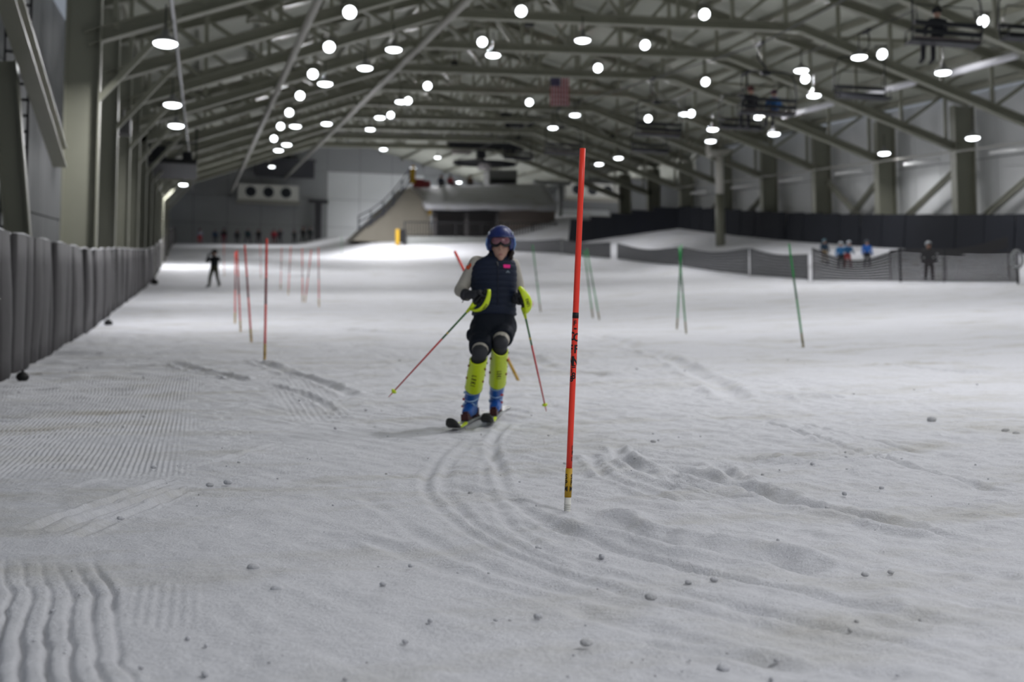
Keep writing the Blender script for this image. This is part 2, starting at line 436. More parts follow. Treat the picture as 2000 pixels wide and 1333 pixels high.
# ------------------------------------------------------------------ hall: roof, walls, steel frames
FRAME_Y = [36.05 + 7.65 * i for i in range(11)]
CH = [(-2.9, 5.45), (8.5, 9.6), (23.0, 10.0), (34.3, 6.25)]
TOP = [(-3.4, 7.7), (15.7, 13.6), (34.8, 8.5)]
def prof(P, X):
    return float(np.interp(X, [p[0] for p in P], [p[1] for p in P]))

Y0, Y1 = -14.0, 158.5
mb = MB()
for (xa, ra), (xb, rb) in ((TOP[0], TOP[1]), (TOP[1], TOP[2])):
    v = [hall(xa, Y0, ra + .45), hall(xb, Y0, rb + .45), hall(xb, Y1, rb + .45), hall(xa, Y1, ra + .45)]
    up = Vector((0, 0, .25)); mb.add(v + [x + up for x in v], [(0, 1, 2, 3), (7, 6, 5, 4), (0, 4, 5, 1), (1, 5, 6, 2), (2, 6, 7, 3), (3, 7, 4, 0)])
v = [hall(34.8, 97.5, 11.2), hall(58, 97.5, 11.0), hall(58, Y1, 11.0), hall(34.8, Y1, 11.2)]
mb.beam(hall(35.0, 97.5, 10.1), hall(35.0, Y1, 10.1), .2, 2.6)
mb.add(v + [x + Vector((0, 0, .25)) for x in v], [(0, 1, 2, 3), (7, 6, 5, 4), (0, 4, 5, 1), (1, 5, 6, 2), (2, 6, 7, 3), (3, 7, 4, 0)])
ceiling = mb.build('ceiling', DECK, kind='structure')
for X in [-2.6, -0.2, 2.2, 4.6, 7.0, 9.4, 11.8, 14.2, 17.2, 19.6, 22.0, 24.4, 26.8, 29.2, 31.6, 34.0]:
    r = prof(TOP, X) + .28
    MB().beam(hall(X, 20, r), hall(X, Y1 - .5, r), .14, .26).build('purlin', STEEL, ceiling)

def wall_panels(name, p0, along, L, zlo, zhi, pw, rows, thick, material, alt=None):
    """a wall of separate panels with recessed joints; zlo/zhi are r-heights"""
    n = max(1, round(L / pw)); w = L / n; h = (zhi - zlo) / rows; ax = Vector(along)
    back = MB()
    side = -Vector((0, 0, 1)).cross(ax)
    a = Vector(p0); b = a + ax * L
    def P(q, r): return Vector((q.x, q.y, SLOPE * q.y + r))
    bk = side * (-thick * 0.5)
    for q0, q1 in ((a, b),):
        vs = [P(q0 + bk, zlo - 3), P(q1 + bk, zlo - 3), P(q1 + bk, zhi), P(q0 + bk, zhi)]
        vs += [x - side * 0.15 for x in vs]
        back.add(vs, [(0, 1, 2, 3), (7, 6, 5, 4), (0, 4, 5, 1), (1, 5, 6, 2), (2, 6, 7, 3), (3, 7, 4, 0)])
    o = back.build(name, mat('wall_joint', (0.10, 0.10, 0.10), 0.8), kind='structure')
    g = 0.02; cache = {}
    for i in range(n):
        for j in range(rows):
            q0 = a + ax * (i * w + g); q1 = a + ax * ((i + 1) * w - g)
            r0 = zlo + j * h + g; r1 = zlo + (j + 1) * h - g
            if 'm' not in cache:
                e = q1 - q0; f = e.copy(); dz = SLOPE * e.y
                vs = [Vector((0, 0, 0)), Vector((e.x, e.y, dz)), Vector((e.x, e.y, dz + r1 - r0)), Vector((0, 0, r1 - r0))]
                vs = [x - side * (thick * 0.5) for x in vs] + [x + side * (thick * 0.5) for x in vs]
                pm = MB().add(vs, [(3, 2, 1, 0), (4, 5, 6, 7), (0, 1, 5, 4), (1, 2, 6, 5), (2, 3, 7, 6), (3, 0, 4, 7)])
                po = pm.build('panel', material, o); cache['m'] = po.data; po.location = P(q0, r0)
            else:
                po = link('panel', cache['m'], o, P(q0, r0))
            if alt and alt(i, j):
                po.material_slots[0].link = 'OBJECT'; po.material_slots[0].material = alt(i, j)
    return o

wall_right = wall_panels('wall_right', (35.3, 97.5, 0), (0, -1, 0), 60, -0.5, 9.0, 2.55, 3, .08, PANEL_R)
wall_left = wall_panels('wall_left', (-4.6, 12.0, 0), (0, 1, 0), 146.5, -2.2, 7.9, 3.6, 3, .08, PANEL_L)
def back_alt(i, j):
    if 5 <= i <= 7 and j <= 2: return PANEL_W
    if 12 <= i <= 13 and j <= 1: return PANEL_W
    return None
wall_back = wall_panels('wall_back', (-4.6, 158.0, 0), (1, 0, 0), 62, 1.0, 13.6, 3.6, 4, .08, PANEL_B, back_alt)
wall_side = wall_panels('wall_annex', (58, 158, 0), (0, -1, 0), 60.5, 1.0, 11.0, 3.6, 2, .08, PANEL_B)
wall_front = wall_panels('wall_return', (58, 97.5, 0), (-1, 0, 0), 22.6, 1.0, 11.1, 3.6, 2, .08, PANEL_B)

def I_col(X, Yc, r0, r1, depth, width):
    mb = MB(); a, b = hall(X, Yc, r0), hall(X, Yc, r1); t = .045
    mb.beam(a, b, .04, depth - t, Vector((1, 0, 0)))
    for s in (-1, 1): mb.beam(a + Vector((s * (depth - t) / 2, 0, 0)), b + Vector((s * (depth - t) / 2, 0, 0)), width, t, Vector((1, 0, 0)))
    return mb

def make_frame():
    t = thing('roof_truss', 'grey-green steel roof truss on two columns spanning the ski hall', 'truss', (0, 0, 0), 0, 'steel roof trusses of the hall')
    I_col(-2.95, 0, -3.0, 7.6, .86, .42).build('column', STEEL, t)
    I_col(34.45, 0, -1.0, 8.3, 1.0, .5).build('column', STEEL, t)
    for (xa, ra), (xb, rb) in zip(CH[:-1], CH[1:]):
        MB().ibeam(hall(xa, 0, ra), hall(xb, 0, rb), .30, .36).build('bottom_chord', STEEL, t)
    for (xa, ra), (xb, rb) in zip(TOP[:-1], TOP[1:]):
        MB().ibeam(hall(xa, 0, ra), hall(xb, 0, rb), .30, .40).build('top_chord', STEEL, t)
    nodes = np.linspace(-2.2, 33.6, 17)
    for i, X in enumerate(nodes):
        MB().beam(hall(X, 0, prof(CH, X)), hall(X, 0, prof(TOP, X)), .13, .13, Vector((0, 1, 0))).build('web_post', STEEL, t)
        if i < len(nodes) - 1:
            X2 = nodes[i + 1]
            if i < 8: a, b = hall(X, 0, prof(TOP, X)), hall(X2, 0, prof(CH, X2))
            else: a, b = hall(X, 0, prof(CH, X)), hall(X2, 0, prof(TOP, X2))
            MB().beam(a, b, .14, .14, Vector((0, 1, 0))).build('web_brace', STEEL, t)
    MB().beam(hall(-2.6, 0, 3.9), hall(-0.6, 0, prof(CH, -.6)), .14, .14, Vector((0, 1, 0))).build('knee_brace', STEEL, t)
    return t
fr0 = make_frame(); fr0.location = (0, FRAME_Y[0], SLOPE * FRAME_Y[0])
for Yf in FRAME_Y[1:]: dup(fr0, (0, Yf, SLOPE * Yf))

# longitudinal braces between frames in the roof plane
def long_brace(name, X0, ra, Ya, X1, rb, Yb, w, label, cat, group=None, m=STEEL):
    return tag(MB().beam(hall(X0, Ya, ra), hall(X1, Yb, rb), w, w).build(name, m), label, cat, group)
for i in range(len(FRAME_Y) - 1):
    a, b = FRAME_Y[i], FRAME_Y[i + 1]
    for X0, X1 in ((12.4, 17.0), (28.5, 24.2), (5.5, 1.5)):
        if (i + int(X0)) % 2: X0, X1 = X1, X0
        long_brace('roof_brace', X0, prof(TOP, X0) - .35, a + .3, X1, prof(TOP, X1) - .35, b - .3, .14, 'grey-green diagonal steel brace between two roof trusses', 'brace', 'diagonal braces of the roof')
for X, d, lab in ((3.0, .125, 'long pale pipe running up the hall on the truss chords above the padded fence side'), (8.8, .125, 'long pale pipe running up the hall at the bend of the truss chords')):
    r = prof(CH, X) - .3
    tag(MB().tube([hall(X, 24, r), hall(X, 156, r)], d, 10).build('ceiling_pipe', PIPE, smooth=True), lab, 'pipe')
tag(MB().tube([hall(-.75, 24, 5.75), hall(-.75, 120, 5.75)], .05, 8).build('cable_conduit', mat('shiny_conduit', (.5, .5, .5), .25, .8), smooth=True), 'thin shiny conduit running over the row of lamps above the padded fence', 'conduit')
def atx(px, py, X):
    lo, hi = 5.0, 200.0
    for _ in range(50):
        m = (lo + hi) / 2
        if at(px, py, m).x < X: lo = m
        else: hi = m
    return at(px, py, hi)
for qa, qb in (((1858, 143), (1985, 108)), ((1690, 186), (1786, 160)), ((1530, 227), (1626, 202))):
    tag(MB().tube([atx(*qa, 28.6), atx(*qb, 28.6)], .14, 10).build('air_duct', mat('duct_white', (.80, .80, .84), .5), smooth=True), 'white round air duct hanging under the trusses near the pale wall', 'duct', 'white air ducts in a line')
tag(MB().tube([hall(33.4, 40, 5.9), hall(33.4, 97, 6.3)], .04, 6).build('wall_cable', PIPE), 'thin cable strung along the columns of the pale panelled wall', 'cable')
for i in range(7):
    Ya = 44 + i * 7.65
    tag(MB().tube([hall(33.35, Ya, 5.72), hall(33.35, Ya + 3.2, 5.74)], .07, 8).build('tube_light', WHITE, smooth=True), 'white tube hung on the cable along the pale panelled wall', 'tube light', 'tubes on the wall cable')
# braces on the right wall
for i in range(len(FRAME_Y[:9])):
    Yb = FRAME_Y[i]
    if i in (4, 5): continue
    for ra, rb in ((2.2, 5.2), (-0.3, 2.6)) if i else ((2.2, 5.2),):
        tag(MB().ibeam(hall(34.6, Yb + 7.3, ra + .4), hall(34.6, Yb + .35, rb + .4), .22, .26).build('wall_brace', STEEL), 'sloping steel brace between two columns of the pale panelled wall', 'brace', 'sloping braces of the pale wall')
tag(MB().ibeam(hall(34.6, 67.1, 1.9), hall(34.6, 73.9, 5.6), .22, .26).ibeam(hall(34.6, 73.9, 1.9), hall(34.6, 67.1, 5.6), .22, .26).build('cross_brace', STEEL), 'X-shaped steel cross brace between two columns of the pale wall', 'brace')
# near-left bay: ladder and heavy braces behind the padded fence
tag(MB().ibeam(hall(-3.05, 21.0, 4.6), hall(-3.1, 32.5, 2.2), .30, .46, Vector((0, 0, 1))).build('diagonal_strut', STEEL), 'thick grey-green diagonal strut with a shiny flange in front of the ladder', 'strut')
tag(MB().ibeam(at(38, 500, 26.2), at(8, 120, 26.2), .30, .46, Vector((1, 0, 0))).build('leaning_strut', STEEL), 'leaning grey-green steel strut between the ladder and the padded fence', 'strut')
lad = thing('wall_ladder', 'black caged wall ladder behind the diagonal steel strut', 'ladder', hall(-3.75, 30, -1.4))
for s in (-.24, .24): MB().beam((0, s * 0 , 0), (0, 0, 9), .05, .05).build('side_rail', BLACK, lad).location = (s, 0, 0)
rung = None
for i in range(26):
    if rung is None: rung = MB().beam((-.24, 0, 0), (.24, 0, 0), .05, .05).build('rung', BLACK, lad); rung.location = (0, 0, .3)
    else: link('rung', rung.data, lad, (0, 0, .3 + .33 * i))
tag(MB().box((0, 0, 0), (.5, .5, .45)).box((0, -.3, -.05), (.3, .15, .25)).tube([(0, 0, .2), (0, 0, .6)], .04).build('wall_heater', mat('heater_grey', (.09, .09, .09), .5), loc=at(240, 250, 46)), 'small grey box fixture on a steel column above the padded fence', 'fixture')

# ------------------------------------------------------------------ lamps
def solve_light(px, py, drop):
    for D in np.arange(20, 170, .2):
        p = at(px, py, D)
        X = min(max(p.x, -3), 34.5)
        if rel(p) >= prof(CH, X) - drop and p.y > 15: return p, D
    return at(px, py, 150), 150

def lamp_light(name, loc, energy, size, direction, parent, spread=160):
    ld = bpy.data.lights.new(name, 'AREA'); ld.shape = 'DISK'; ld.size = size; ld.energy = energy; ld.color = (0.965, 0.965, 1.0); ld.spread = math.radians(spread)
    o = bpy.data.objects.new(name, ld); COL.objects.link(o); o.parent = parent; o.location = loc
    o.rotation_euler = Vector(direction).to_track_quat('-Z', 'Y').to_euler()
    return o

LAMPS = []
bay0 = None
def high_bay(p, row):
    global bay0
    lab, grp = row
    if bay0 is None:
        t = thing('high_bay_lamp', lab, 'lamp', p, 0, grp); bay0 = t
        n = 20
        ring = lambda r, z: [Vector((r * math.cos(2 * math.pi * k / n), r * math.sin(2 * math.pi * k / n), z)) for k in range(n)]
        MB().loft([ring(.30, 0.0), ring(.30, .05), ring(.22, .14), ring(.09, .20), ring(.07, .34)]).build('housing', mat('lamp_grey', (.25, .25, .25), .4, .3), t, True)
        MB().loft([ring(.10, -.075), ring(.20, -.06), ring(.265, -.03), ring(.285, 0)]).build('lens', GLOW, t, True)
        MB().tube([(0, 0, .3), (0, 0, .95)], .02, 6).build('stem', DARK, t)
    else:
        t = dup(bay0, p, lab); t['group'] = grp
    lamp_light('lamp_light', (0, 0, -.11), LAMP_POWER, .5, (0, 0, -1), t)
    LAMPS.append((Vector(p).y, t))
    return t

fl0 = None
def flood(p, row):
    global fl0
    lab, grp = row
    if fl0 is None:
        t = thing('flood_lamp', lab, 'lamp', p, 0, grp); fl0 = t; n = 20
        R = Matrix.Rotation(math.radians(-62), 3, 'X')     # facing down the slope
        ring = lambda r, z: [R @ Vector((r * math.cos(2 * math.pi * k / n), r * math.sin(2 * math.pi * k / n), z)) for k in range(n)]
        MB().loft([ring(.20, 0.0), ring(.205, .07), ring(.16, .16), ring(.08, .22), ring(.07, .30)]).build('housing', mat('lamp_grey', (.25, .25, .25), .4, .3), t, True)
        MB().loft([ring(.05, -.05), ring(.12, -.04), ring(.17, -.02), ring(.195, 0)]).build('lens', GLOW, t, True)
        MB().beam((-.23, .08, .04), (-.23, .08, .34), .04, .02).beam((.23, .08, .04), (.23, .08, .34), .04, .02).beam((-.24, .08, .35), (.24, .08, .35), .04, .03).build('bracket', DARK, t)
    else:
        t = dup(fl0, p, lab); t['group'] = grp
    lamp_light('lamp_light', (0, -.08, -.06), LAMP_POWER * .8, .36, (0, -.75, -.66), t)
    LAMPS.append((Vector(p).y, t))
    return t

R1 = ('round white floodlight in the row on the truss chords over the padded fence side', 'floodlights on the padded fence side')
R2 = ('round white floodlight in the row beside the middle of the hall roof', 'floodlights along the middle of the roof')
R3 = ('round white floodlight in the row near the loaded lift chairs', 'floodlights by the chairlift')
R4 = ('round white floodlight in the row near the pale panelled wall', 'floodlights on the pale wall side')
for row, pts in ((R1, [(683, 24), (643, 92), (611, 145), (586, 187), (565, 220), (548, 247), (535, 271)]), (R2, [(1018, 22), (942, 82), (835, 168), (797, 197), (763, 225)]),
                 (R3, [(1376, 28), (1260, 88), (1168, 133), (1034, 200), (1096, 172)]), (R4, [(1920, 42), (1723, 106), (1573, 154), (1378, 160), (1350, 222), (1266, 232), (1481, 229)])):
    for q in pts:
        flood(solve_light(q[0], q[1], .25)[0], row)
H1 = ('oval white hanging lamp in the row along the shiny conduit', 'hanging lamps above the padded fence')
H2 = ('oval white hanging lamp under the trusses on the padded fence half', 'hanging lamps of the fence half')
H3 = ('oval white hanging lamp under the trusses on the chairlift half', 'hanging lamps of the chairlift half')
H4 = ('oval white hanging lamp low beside the pale panelled wall', 'hanging lamps beside the pale wall')
for row, pts in ((H1, [(323, 85), (337, 205), (344, 246), (358, 361)]),
                 (H2, [(769, 97), (713, 133), (635, 164), (577, 247), (638, 242), (560, 283), (544, 294), (742, 230), (723, 253), (783, 199), (963, 108)]),
                 (H3, [(1138, 79), (1080, 250), (1123, 225), (1208, 309), (1170, 321), (1392, 253), (1388, 276), (1337, 223), (1565, 138), (1590, 187), (1512, 262), (1678, 112), (1842, 142)])):
    for q in pts:
        high_bay(solve_light(q[0], q[1], 1.0)[0], row)
high_bay(at(531, 326, 140), H2); high_bay(at(749, 292, 113), H2); high_bay(at(819, 251, 110), H2)
high_bay(at(1727, 300, 70), H4); high_bay(at(1900, 270, 60), H4)
high_bay(at(1290, 410, 148), ('oval white lamp hanging low before the dark doorway of the back wall', 'lamp before the dark doorway'))
# the same lamps go on over the part of the hall behind the camera
for X, Yb in ((7, 28.4), (7, 13), (5, -2), (13.5, 28.4), (11.5, 13), (11.5, -2), (19, 28.4), (19, 13), (26, 28.4), (26, 13)):
    high_bay(hall(X, Yb, prof(CH, X) - .8), ('white hanging lamp over the lower end of the hall', 'hanging lamps over the lower hall'))

for X, Yb in ((22, 133), (27, 133), (46, 125), (22, 149), (27, 149), (46, 149)):  # extra lamps added to brighten the dark far end of the hall
    r = (prof(TOP, X) - 1.3) if X < 34 else 9.8
    high_bay(hall(X, Yb, r), ('white lamp added high before the back wall to brighten the far end', 'added lamps brightening the far end'))
# every stretch of the hall gets the same light from its lamps
bins = {}
for y, t in LAMPS: bins.setdefault(int((y + 10) // 15), []).append(t)
for b, ts in bins.items():
    for t in ts:
        for c in t.children:
            if c.type == 'LIGHT': c.data.energy = LAMP_POWER * (6.0 if b < 9 else 10.0) / len(ts)
print('lamp bins', {b * 15 - 10: len(t) for b, t in sorted(bins.items())})

# ------------------------------------------------------------------ padded fence beside the run
fence = thing('padded_fence', 'long fence of dark grey padded mats with a pale top edge along the run', 'fence', (0, 0, 0))
def mat_panel(w, h, t, bulge):
    mb = MB(); nx, nz = 6, 5
    rings = []
    for s_ in (0, 1):
        pass
    front = [[Vector((t / 2 + bulge * math.sin(math.pi * i / nx) * math.sin(math.pi * (j + .4) / (nz + .8)), w * (i / nx), h * j / nz)) for i in range(nx + 1)] for j in range(nz + 1)]
    vs = [v for r in front for v in r]; fs = []
    for j in range(nz):
        for i in range(nx):
            a = j * (nx + 1) + i; fs.append((a, a + 1, a + nx + 2, a + nx + 1))
    o = len(vs); vs += [Vector((-t / 2, 0, 0)), Vector((-t / 2, w, 0)), Vector((-t / 2, w, h)), Vector((-t / 2, 0, h))]
    fs.append((o + 3, o + 2, o + 1, o))
    fs.append((o, o + 1) + tuple(range(nx, -1, -1)))
    fs.append((o + 2, o + 3) + tuple(nz * (nx + 1) + i for i in range(nx + 1)))
    fs.append((o + 3, o) + tuple(j * (nx + 1) for j in range(nz + 1)))
    fs.append((o + 1, o + 2) + tuple(j * (nx + 1) + nx for j in range(nz, -1, -1)))
    return mb.add(vs, fs)
y = 13.2; variants = {}; i = 0
while y < 156:
    w = [1.22, 1.22, .62, 1.22, 1.22, 1.22, .8][i % 7] * (1 if y < 60 else 2)
    key = (w, i % 3)
    x = -2.36 - .004 * (y - 17) * (y > 17) + random.uniform(-.03, .03)
    zb = gz(x, y) - .10
    loc = (x, y, zb)
    if key not in variants:
        o = mat_panel(w - .02, 1.88, .12, [.05, .08, .03][i % 3]).build('mat_panel', MATP, fence, True); variants[key] = o.data; o.location = loc
    else: o = link('mat_panel', variants[key], fence, loc)
    tilt = random.uniform(-.03, .03)
    o.rotation_euler = (math.atan(SLOPE) + random.uniform(-.01, .01), tilt, 0)
    y += w; i += 1
pts = []
yy = 13.2
while yy < 156:
    x = -2.33 - .004 * (yy - 17) * (yy > 17); pts.append((x, yy, gz(x, yy) - .10 + 1.90 + .02 * math.sin(yy * 2.3))); yy += .6
MB().tube(pts, .022, 6).build('top_edge', MATE, fence, True)
for k, (px, py, r, lab) in enumerate([(190, 636, .09, 'dark boot-sized lump at the foot of the padded fence'), (298, 556, .17, 'small black bag lying on the snow near the padded fence'), (4, 744, .07, 'dark scrap under the first padded mat of the fence')]):
    p, D = hit(px, py); p = p + Vector((.16 + r, 0, 0)) if r != .17 else p + Vector((.1, 0, 0))
    tag(MB().ball((0, 0, r * .7), (r * 1.1, r, r * .9), 10, 7).box((0, 0, r * 1.5), (r * .5, r * .4, r * .7)).build('black_bag', BLACK, smooth=True, loc=p), lab, 'bag')

# dark fence on the far side
dfence = thing('dark_fence', 'long near-black panel fence on the snow bank below the pale wall', 'fence', (0, 0, 0))
pm = None; y = 42.0
while y < 97:
    x = 33.75; loc = (x, y, gz(x, y) - .3)
    if pm is None:
        o = MB().box((0, 1.19, 1.0), (.06, 2.37, 2.0)).build('fence_panel', NAVYF, dfence); pm = o.data; o.location = loc
    else: o = link('fence_panel', pm, dfence, loc)
    o.rotation_euler = (math.atan(SLOPE + .02), random.uniform(-.02, .02), 0); y += 2.4
x = 33.0; y = 96
for j in range(5):
    loc = (33.7 - j * 1.2, 97 + j * 1.4, gz(33 - j * 1.2, 97 + j * 1.4) - .3)
    o = link('fence_panel', pm, dfence, loc); o.rotation_euler = (math.atan(SLOPE), 0, .7)

# ------------------------------------------------------------------ slalom gates
def gate(base, top, color, label, rad=.0145, detail=False, group=None, bend=0.0):
    base, top = Vector(base), Vector(top); L = (top - base).length
    t = link('slalom_gate', None, None, base); tag(t, label, 'slalom gate', group)
    t.rotation_euler = (top - base).to_track_quat('Z', 'Y').to_euler()
    b0 = .045 if detail else .05; y0 = .07 if detail else .06; y1 = .215 if detail else .24
    n = 16 if detail else 8
    cm = YEL if color is not GREEN else mat('gate_collar_green', (.16, .13, .03), .5)
    MB().tube([(0, 0, -.12), (0, 0, y0)], rad * 1.10, n).build('screw_base', BASEW if detail else cm, t, True)
    MB().tube([(0, 0, y0), (0, 0, y1)], rad * 1.16, n).build('hinge_collar', cm, t, True)
    MB().tube([(bend * math.sin(math.pi * k / 8), 0, y1 + (L - y1) * k / 8) for k in range(9)], rad, n).build('shaft', color, t, True)
    if not detail:
        MB().tube([(bend * math.sin(math.pi * k / 8), 0, y1 + (L - y1) * k / 8) for k in (3, 4, 5)], rad * 1.03, n).build('print_band', mat('print_faded', (.22, .02, .02), .6) if color is ORANGE else mat('print_green', (.02, .12, .04), .6), t, True)
    return t, L

pb, Dp = hit(1108, 999); pt = at(1138, 290, Dp)
Lg = (pt - pb).length
g, L = gate(pb, pt, ORANGE, 'bright orange slalom gate pole with black print and yellow collar, standing by the curved tracks', .0150, True)
for zz in (.012, .022, .032): MB().tube([(0, 0, zz), (0, 0, zz + .004)], .0185, 16).build('groove_ring', BASEW, g, True)
tocam = math.atan2(-(g.matrix_basis.inverted().to_3x3() @ Vector((pb.x, pb.y, 0))).y, -(g.matrix_basis.inverted().to_3x3() @ Vector((pb.x, pb.y, 0))).x)
def wrap(body, size, zc, ang, R, name='lettering', m=PRINT, rot=0.0, sx=1.0):
    vs, fs = text_mesh(body, size); out = []
    for v in vs:
        u, w = (v.x * math.cos(rot) - v.y * math.sin(rot)) * sx, v.x * math.sin(rot) + v.y * math.cos(rot)
        a = tocam + ang + u / R; out.append((R * math.cos(a), R * math.sin(a), zc + w))
    return MB().add(out, fs).build(name, m, g)
Rc = .0150 * 1.16 + .0010
for k, ch in enumerate('SPM'):
    for ang in (-.75, .95): wrap(ch, .036, .172 - .030 * k, ang, Rc, sx=.8)
Rs = .0150 + .0008
H = lambda py: L * (999 - py) / 709.0
for (pa, pbm) in ((611, 622),):
    MB().tube([(0, 0, H(pbm)), (0, 0, H(pa))], Rs, 16).build('print_band', PRINT, g, True)
for k, (ch, py, ang, sz) in enumerate([('F', 632, -.1, .034), ('C', 660, .75, .058), ('F', 683, .75, .058), ('N', 706, .6, .062), ('C', 658, -1.35, .058), ('F', 683, -1.35, .058), ('N', 706, -1.2, .062), ('-', 641, .1, .05), ('=', 717, 0, .04), ('8', 735, .15, .046), ('8', 741, -.55, .04), ('I', 725, -.5, .03), ('I', 875, .8, .03), ('I', 897, .8, .03), ('P', 885, 1.1, .03)]):
    wrap(ch, sz, H(py), ang, Rs)

GATES = [  # base pixel, top pixel, colour, label, group
    ((517, 704), (521, 466), ORANGE, 'upright orange slalom gate, single pole in front of the crossed orange pair', None),
    ((491, 668), (478, 479), ORANGE, 'orange slalom gate tilted away from the single upright pole beside it', None),
    ((470, 648), (463, 489), ORANGE, 'faded orange slalom gate with a brown collar, in the bunch near the photographer', None),
    ((459, 630), (460, 492), ORANGE, 'thin orange slalom gate half hidden behind the faded gate in the bunch', None),
    ((563, 577), (568, 482), ORANGE, 'small distant orange slalom gate with a dark foot', 'distant orange gates'),
    ((548, 566), (550, 484), ORANGE, 'small distant orange slalom gate, palest of the row', 'distant orange gates'),
    ((591, 590), (590, 486), ORANGE, 'distant orange slalom gate crossed by a leaning one', 'distant orange gates'),
    ((596, 590), (608, 488), ORANGE, 'distant orange slalom gate leaning across its neighbour', 'distant orange gates'),
    ((623, 598), (622, 484), ORANGE, 'distant orange slalom gate standing alone at the end of the row', 'distant orange gates'),
    ((510, 545), (508, 478), ORANGE, 'tiny far orange slalom gate below the waiting group', 'far tiny gates'),
    ((438, 540), (437, 476), ORANGE, 'tiny far orange slalom gate beside the photographer', 'far tiny gates'),
    ((1569, 678), (1541, 476), GREEN, 'leaning bright green slalom gate standing alone before the net', None),
    ((1322, 643), (1331, 478), GREEN, 'green slalom gate crossing another in front of the net', None),
    ((1340, 650), (1326, 482), GREEN, 'green slalom gate leaning back across its crossed partner', None),
    ((1158, 622), (1141, 490), GREEN, 'green slalom gate leaning beside the tall orange pole', None),
    ((1171, 627), (1146, 486), GREEN, 'green slalom gate leaning most, paired beside the tall orange pole', None),
    ((1056, 610), (1040, 478), GREEN, 'pale green slalom gate just behind the skier', None),
    ((668, 500), (667, 462), GREEN, 'tiny far green slalom gate near the ramp', 'far tiny gates'),
]
for b, tpx, c, lab, grp in GATES:
    p, D = hit(*b); q = at(tpx[0], tpx[1], D)
    gate(p, q, c, lab, .017, False, grp)
p, D = hit(1010, 739); gate(p, at(888, 491, D + .3), ORANGE, 'orange slalom gate knocked sideways behind the skier', .0165, False, None, 0.02)
p, D = hit(1035, 604); tag(MB().tube([(0, 0, 0), (0, 0, .22)], .012, 6).box((0.03, 0, .16), (.10, .01, .13)).build('marker_flag', mat('marker_pink', (.75, .12, .25), .6), loc=p), 'tiny pink marker flag stuck in the snow behind the skier', 'flag')

# ------------------------------------------------------------------ the skier
SK, DS = hit(938, 832)
fwd = Vector((sy, cy, 0)); rgt = Vector((cy, -sy, 0)); upv = Vector((0, 0, 1))
M3 = Matrix((rgt, fwd, upv)).transposed()          # local x right, y away from the camera, z up
PXM = FPX / DS
def lp(px, py, y):
    """skier-local point at photo pixel and y metres behind the skier's plane"""
    w = at(px, py, DS + y) - SK
    return Vector((w.dot(rgt), w.dot(fwd), w.z))
skier = thing('person', 'skier in navy vest, blue helmet and neon shin guards sliding downhill with two poles', 'person', SK, -YAW)

SKIN = mat('skin', (.46, .27, .20), .5, sss=.1)
CREAM = mat('sleeve_cream', (.46, .43, .37), .75, var=.08, scale=12, bump=.2, bscale=25)
NAVY = mat('vest_navy', (.006, .012, .032), .6, spec=.35, var=.2, scale=10)
SHORT = mat('shorts_dark', (.006, .009, .016), .75, spec=.25, bump=.25, bscale=18)
KNEE = mat('knee_grey', (.028, .029, .034), .7)
HELM = mat('helmet_blue', (.008, .020, .13), .42, spec=.4)
HELM2 = mat('helmet_paleblue', (.20, .33, .62), .4)
BOOT = mat('boot_blue', (.012, .10, .40), .35, spec=.5, var=.1, scale=15)
BUCK = mat('buckle_pale', (.35, .52, .70), .3, .3)
REDM = mat('red_plastic', (.60, .06, .06), .4)
GLOVE = mat('glove_dark', (.024, .024, .030), .6, var=.2, scale=30)

# feet come from the skis
tipL, tailL = hit(882, 838)[0], hit(953, 804)[0]
tipR, tailR = hit(957, 831)[0], hit(998, 792)[0]
footL, footR = hit(919, 825)[0], hit(969, 815)[0]
def toloc(w): w = w - SK; return Vector((w.dot(rgt), w.dot(fwd), w.z))
dirL = toloc(SK + (tipL - tailL)).normalized(); dirR = toloc(SK + (tipR - tailR)).normalized()
fL, fR = toloc(footL) + Vector((0, 0, .055)), toloc(footR) + Vector((0, 0, .055))
knL, knR = lp(937, 690, -.14), lp(977, 671, -.06)
hipL, hipR = lp(943, 640, .20), lp(985, 638, .22)
ankL = fL - dirL * .02 + Vector((0, 0, .10)); ankR = fR - dirR * .02 + Vector((0, 0, .10))
pel = lp(964, 630, .20); waist = lp(965, 600, .15); chest = lp(965, 555, .06); neckb = lp(973, 517, .01); headc = lp(978, 480, -.02)
shL, shR = lp(931, 515, .03), lp(1000, 519, .05)
elL, elR = lp(899, 568, .08), lp(1014, 566, .22)
wrL, wrR = lp(913, 577, -.13), lp(1012, 584, .02)
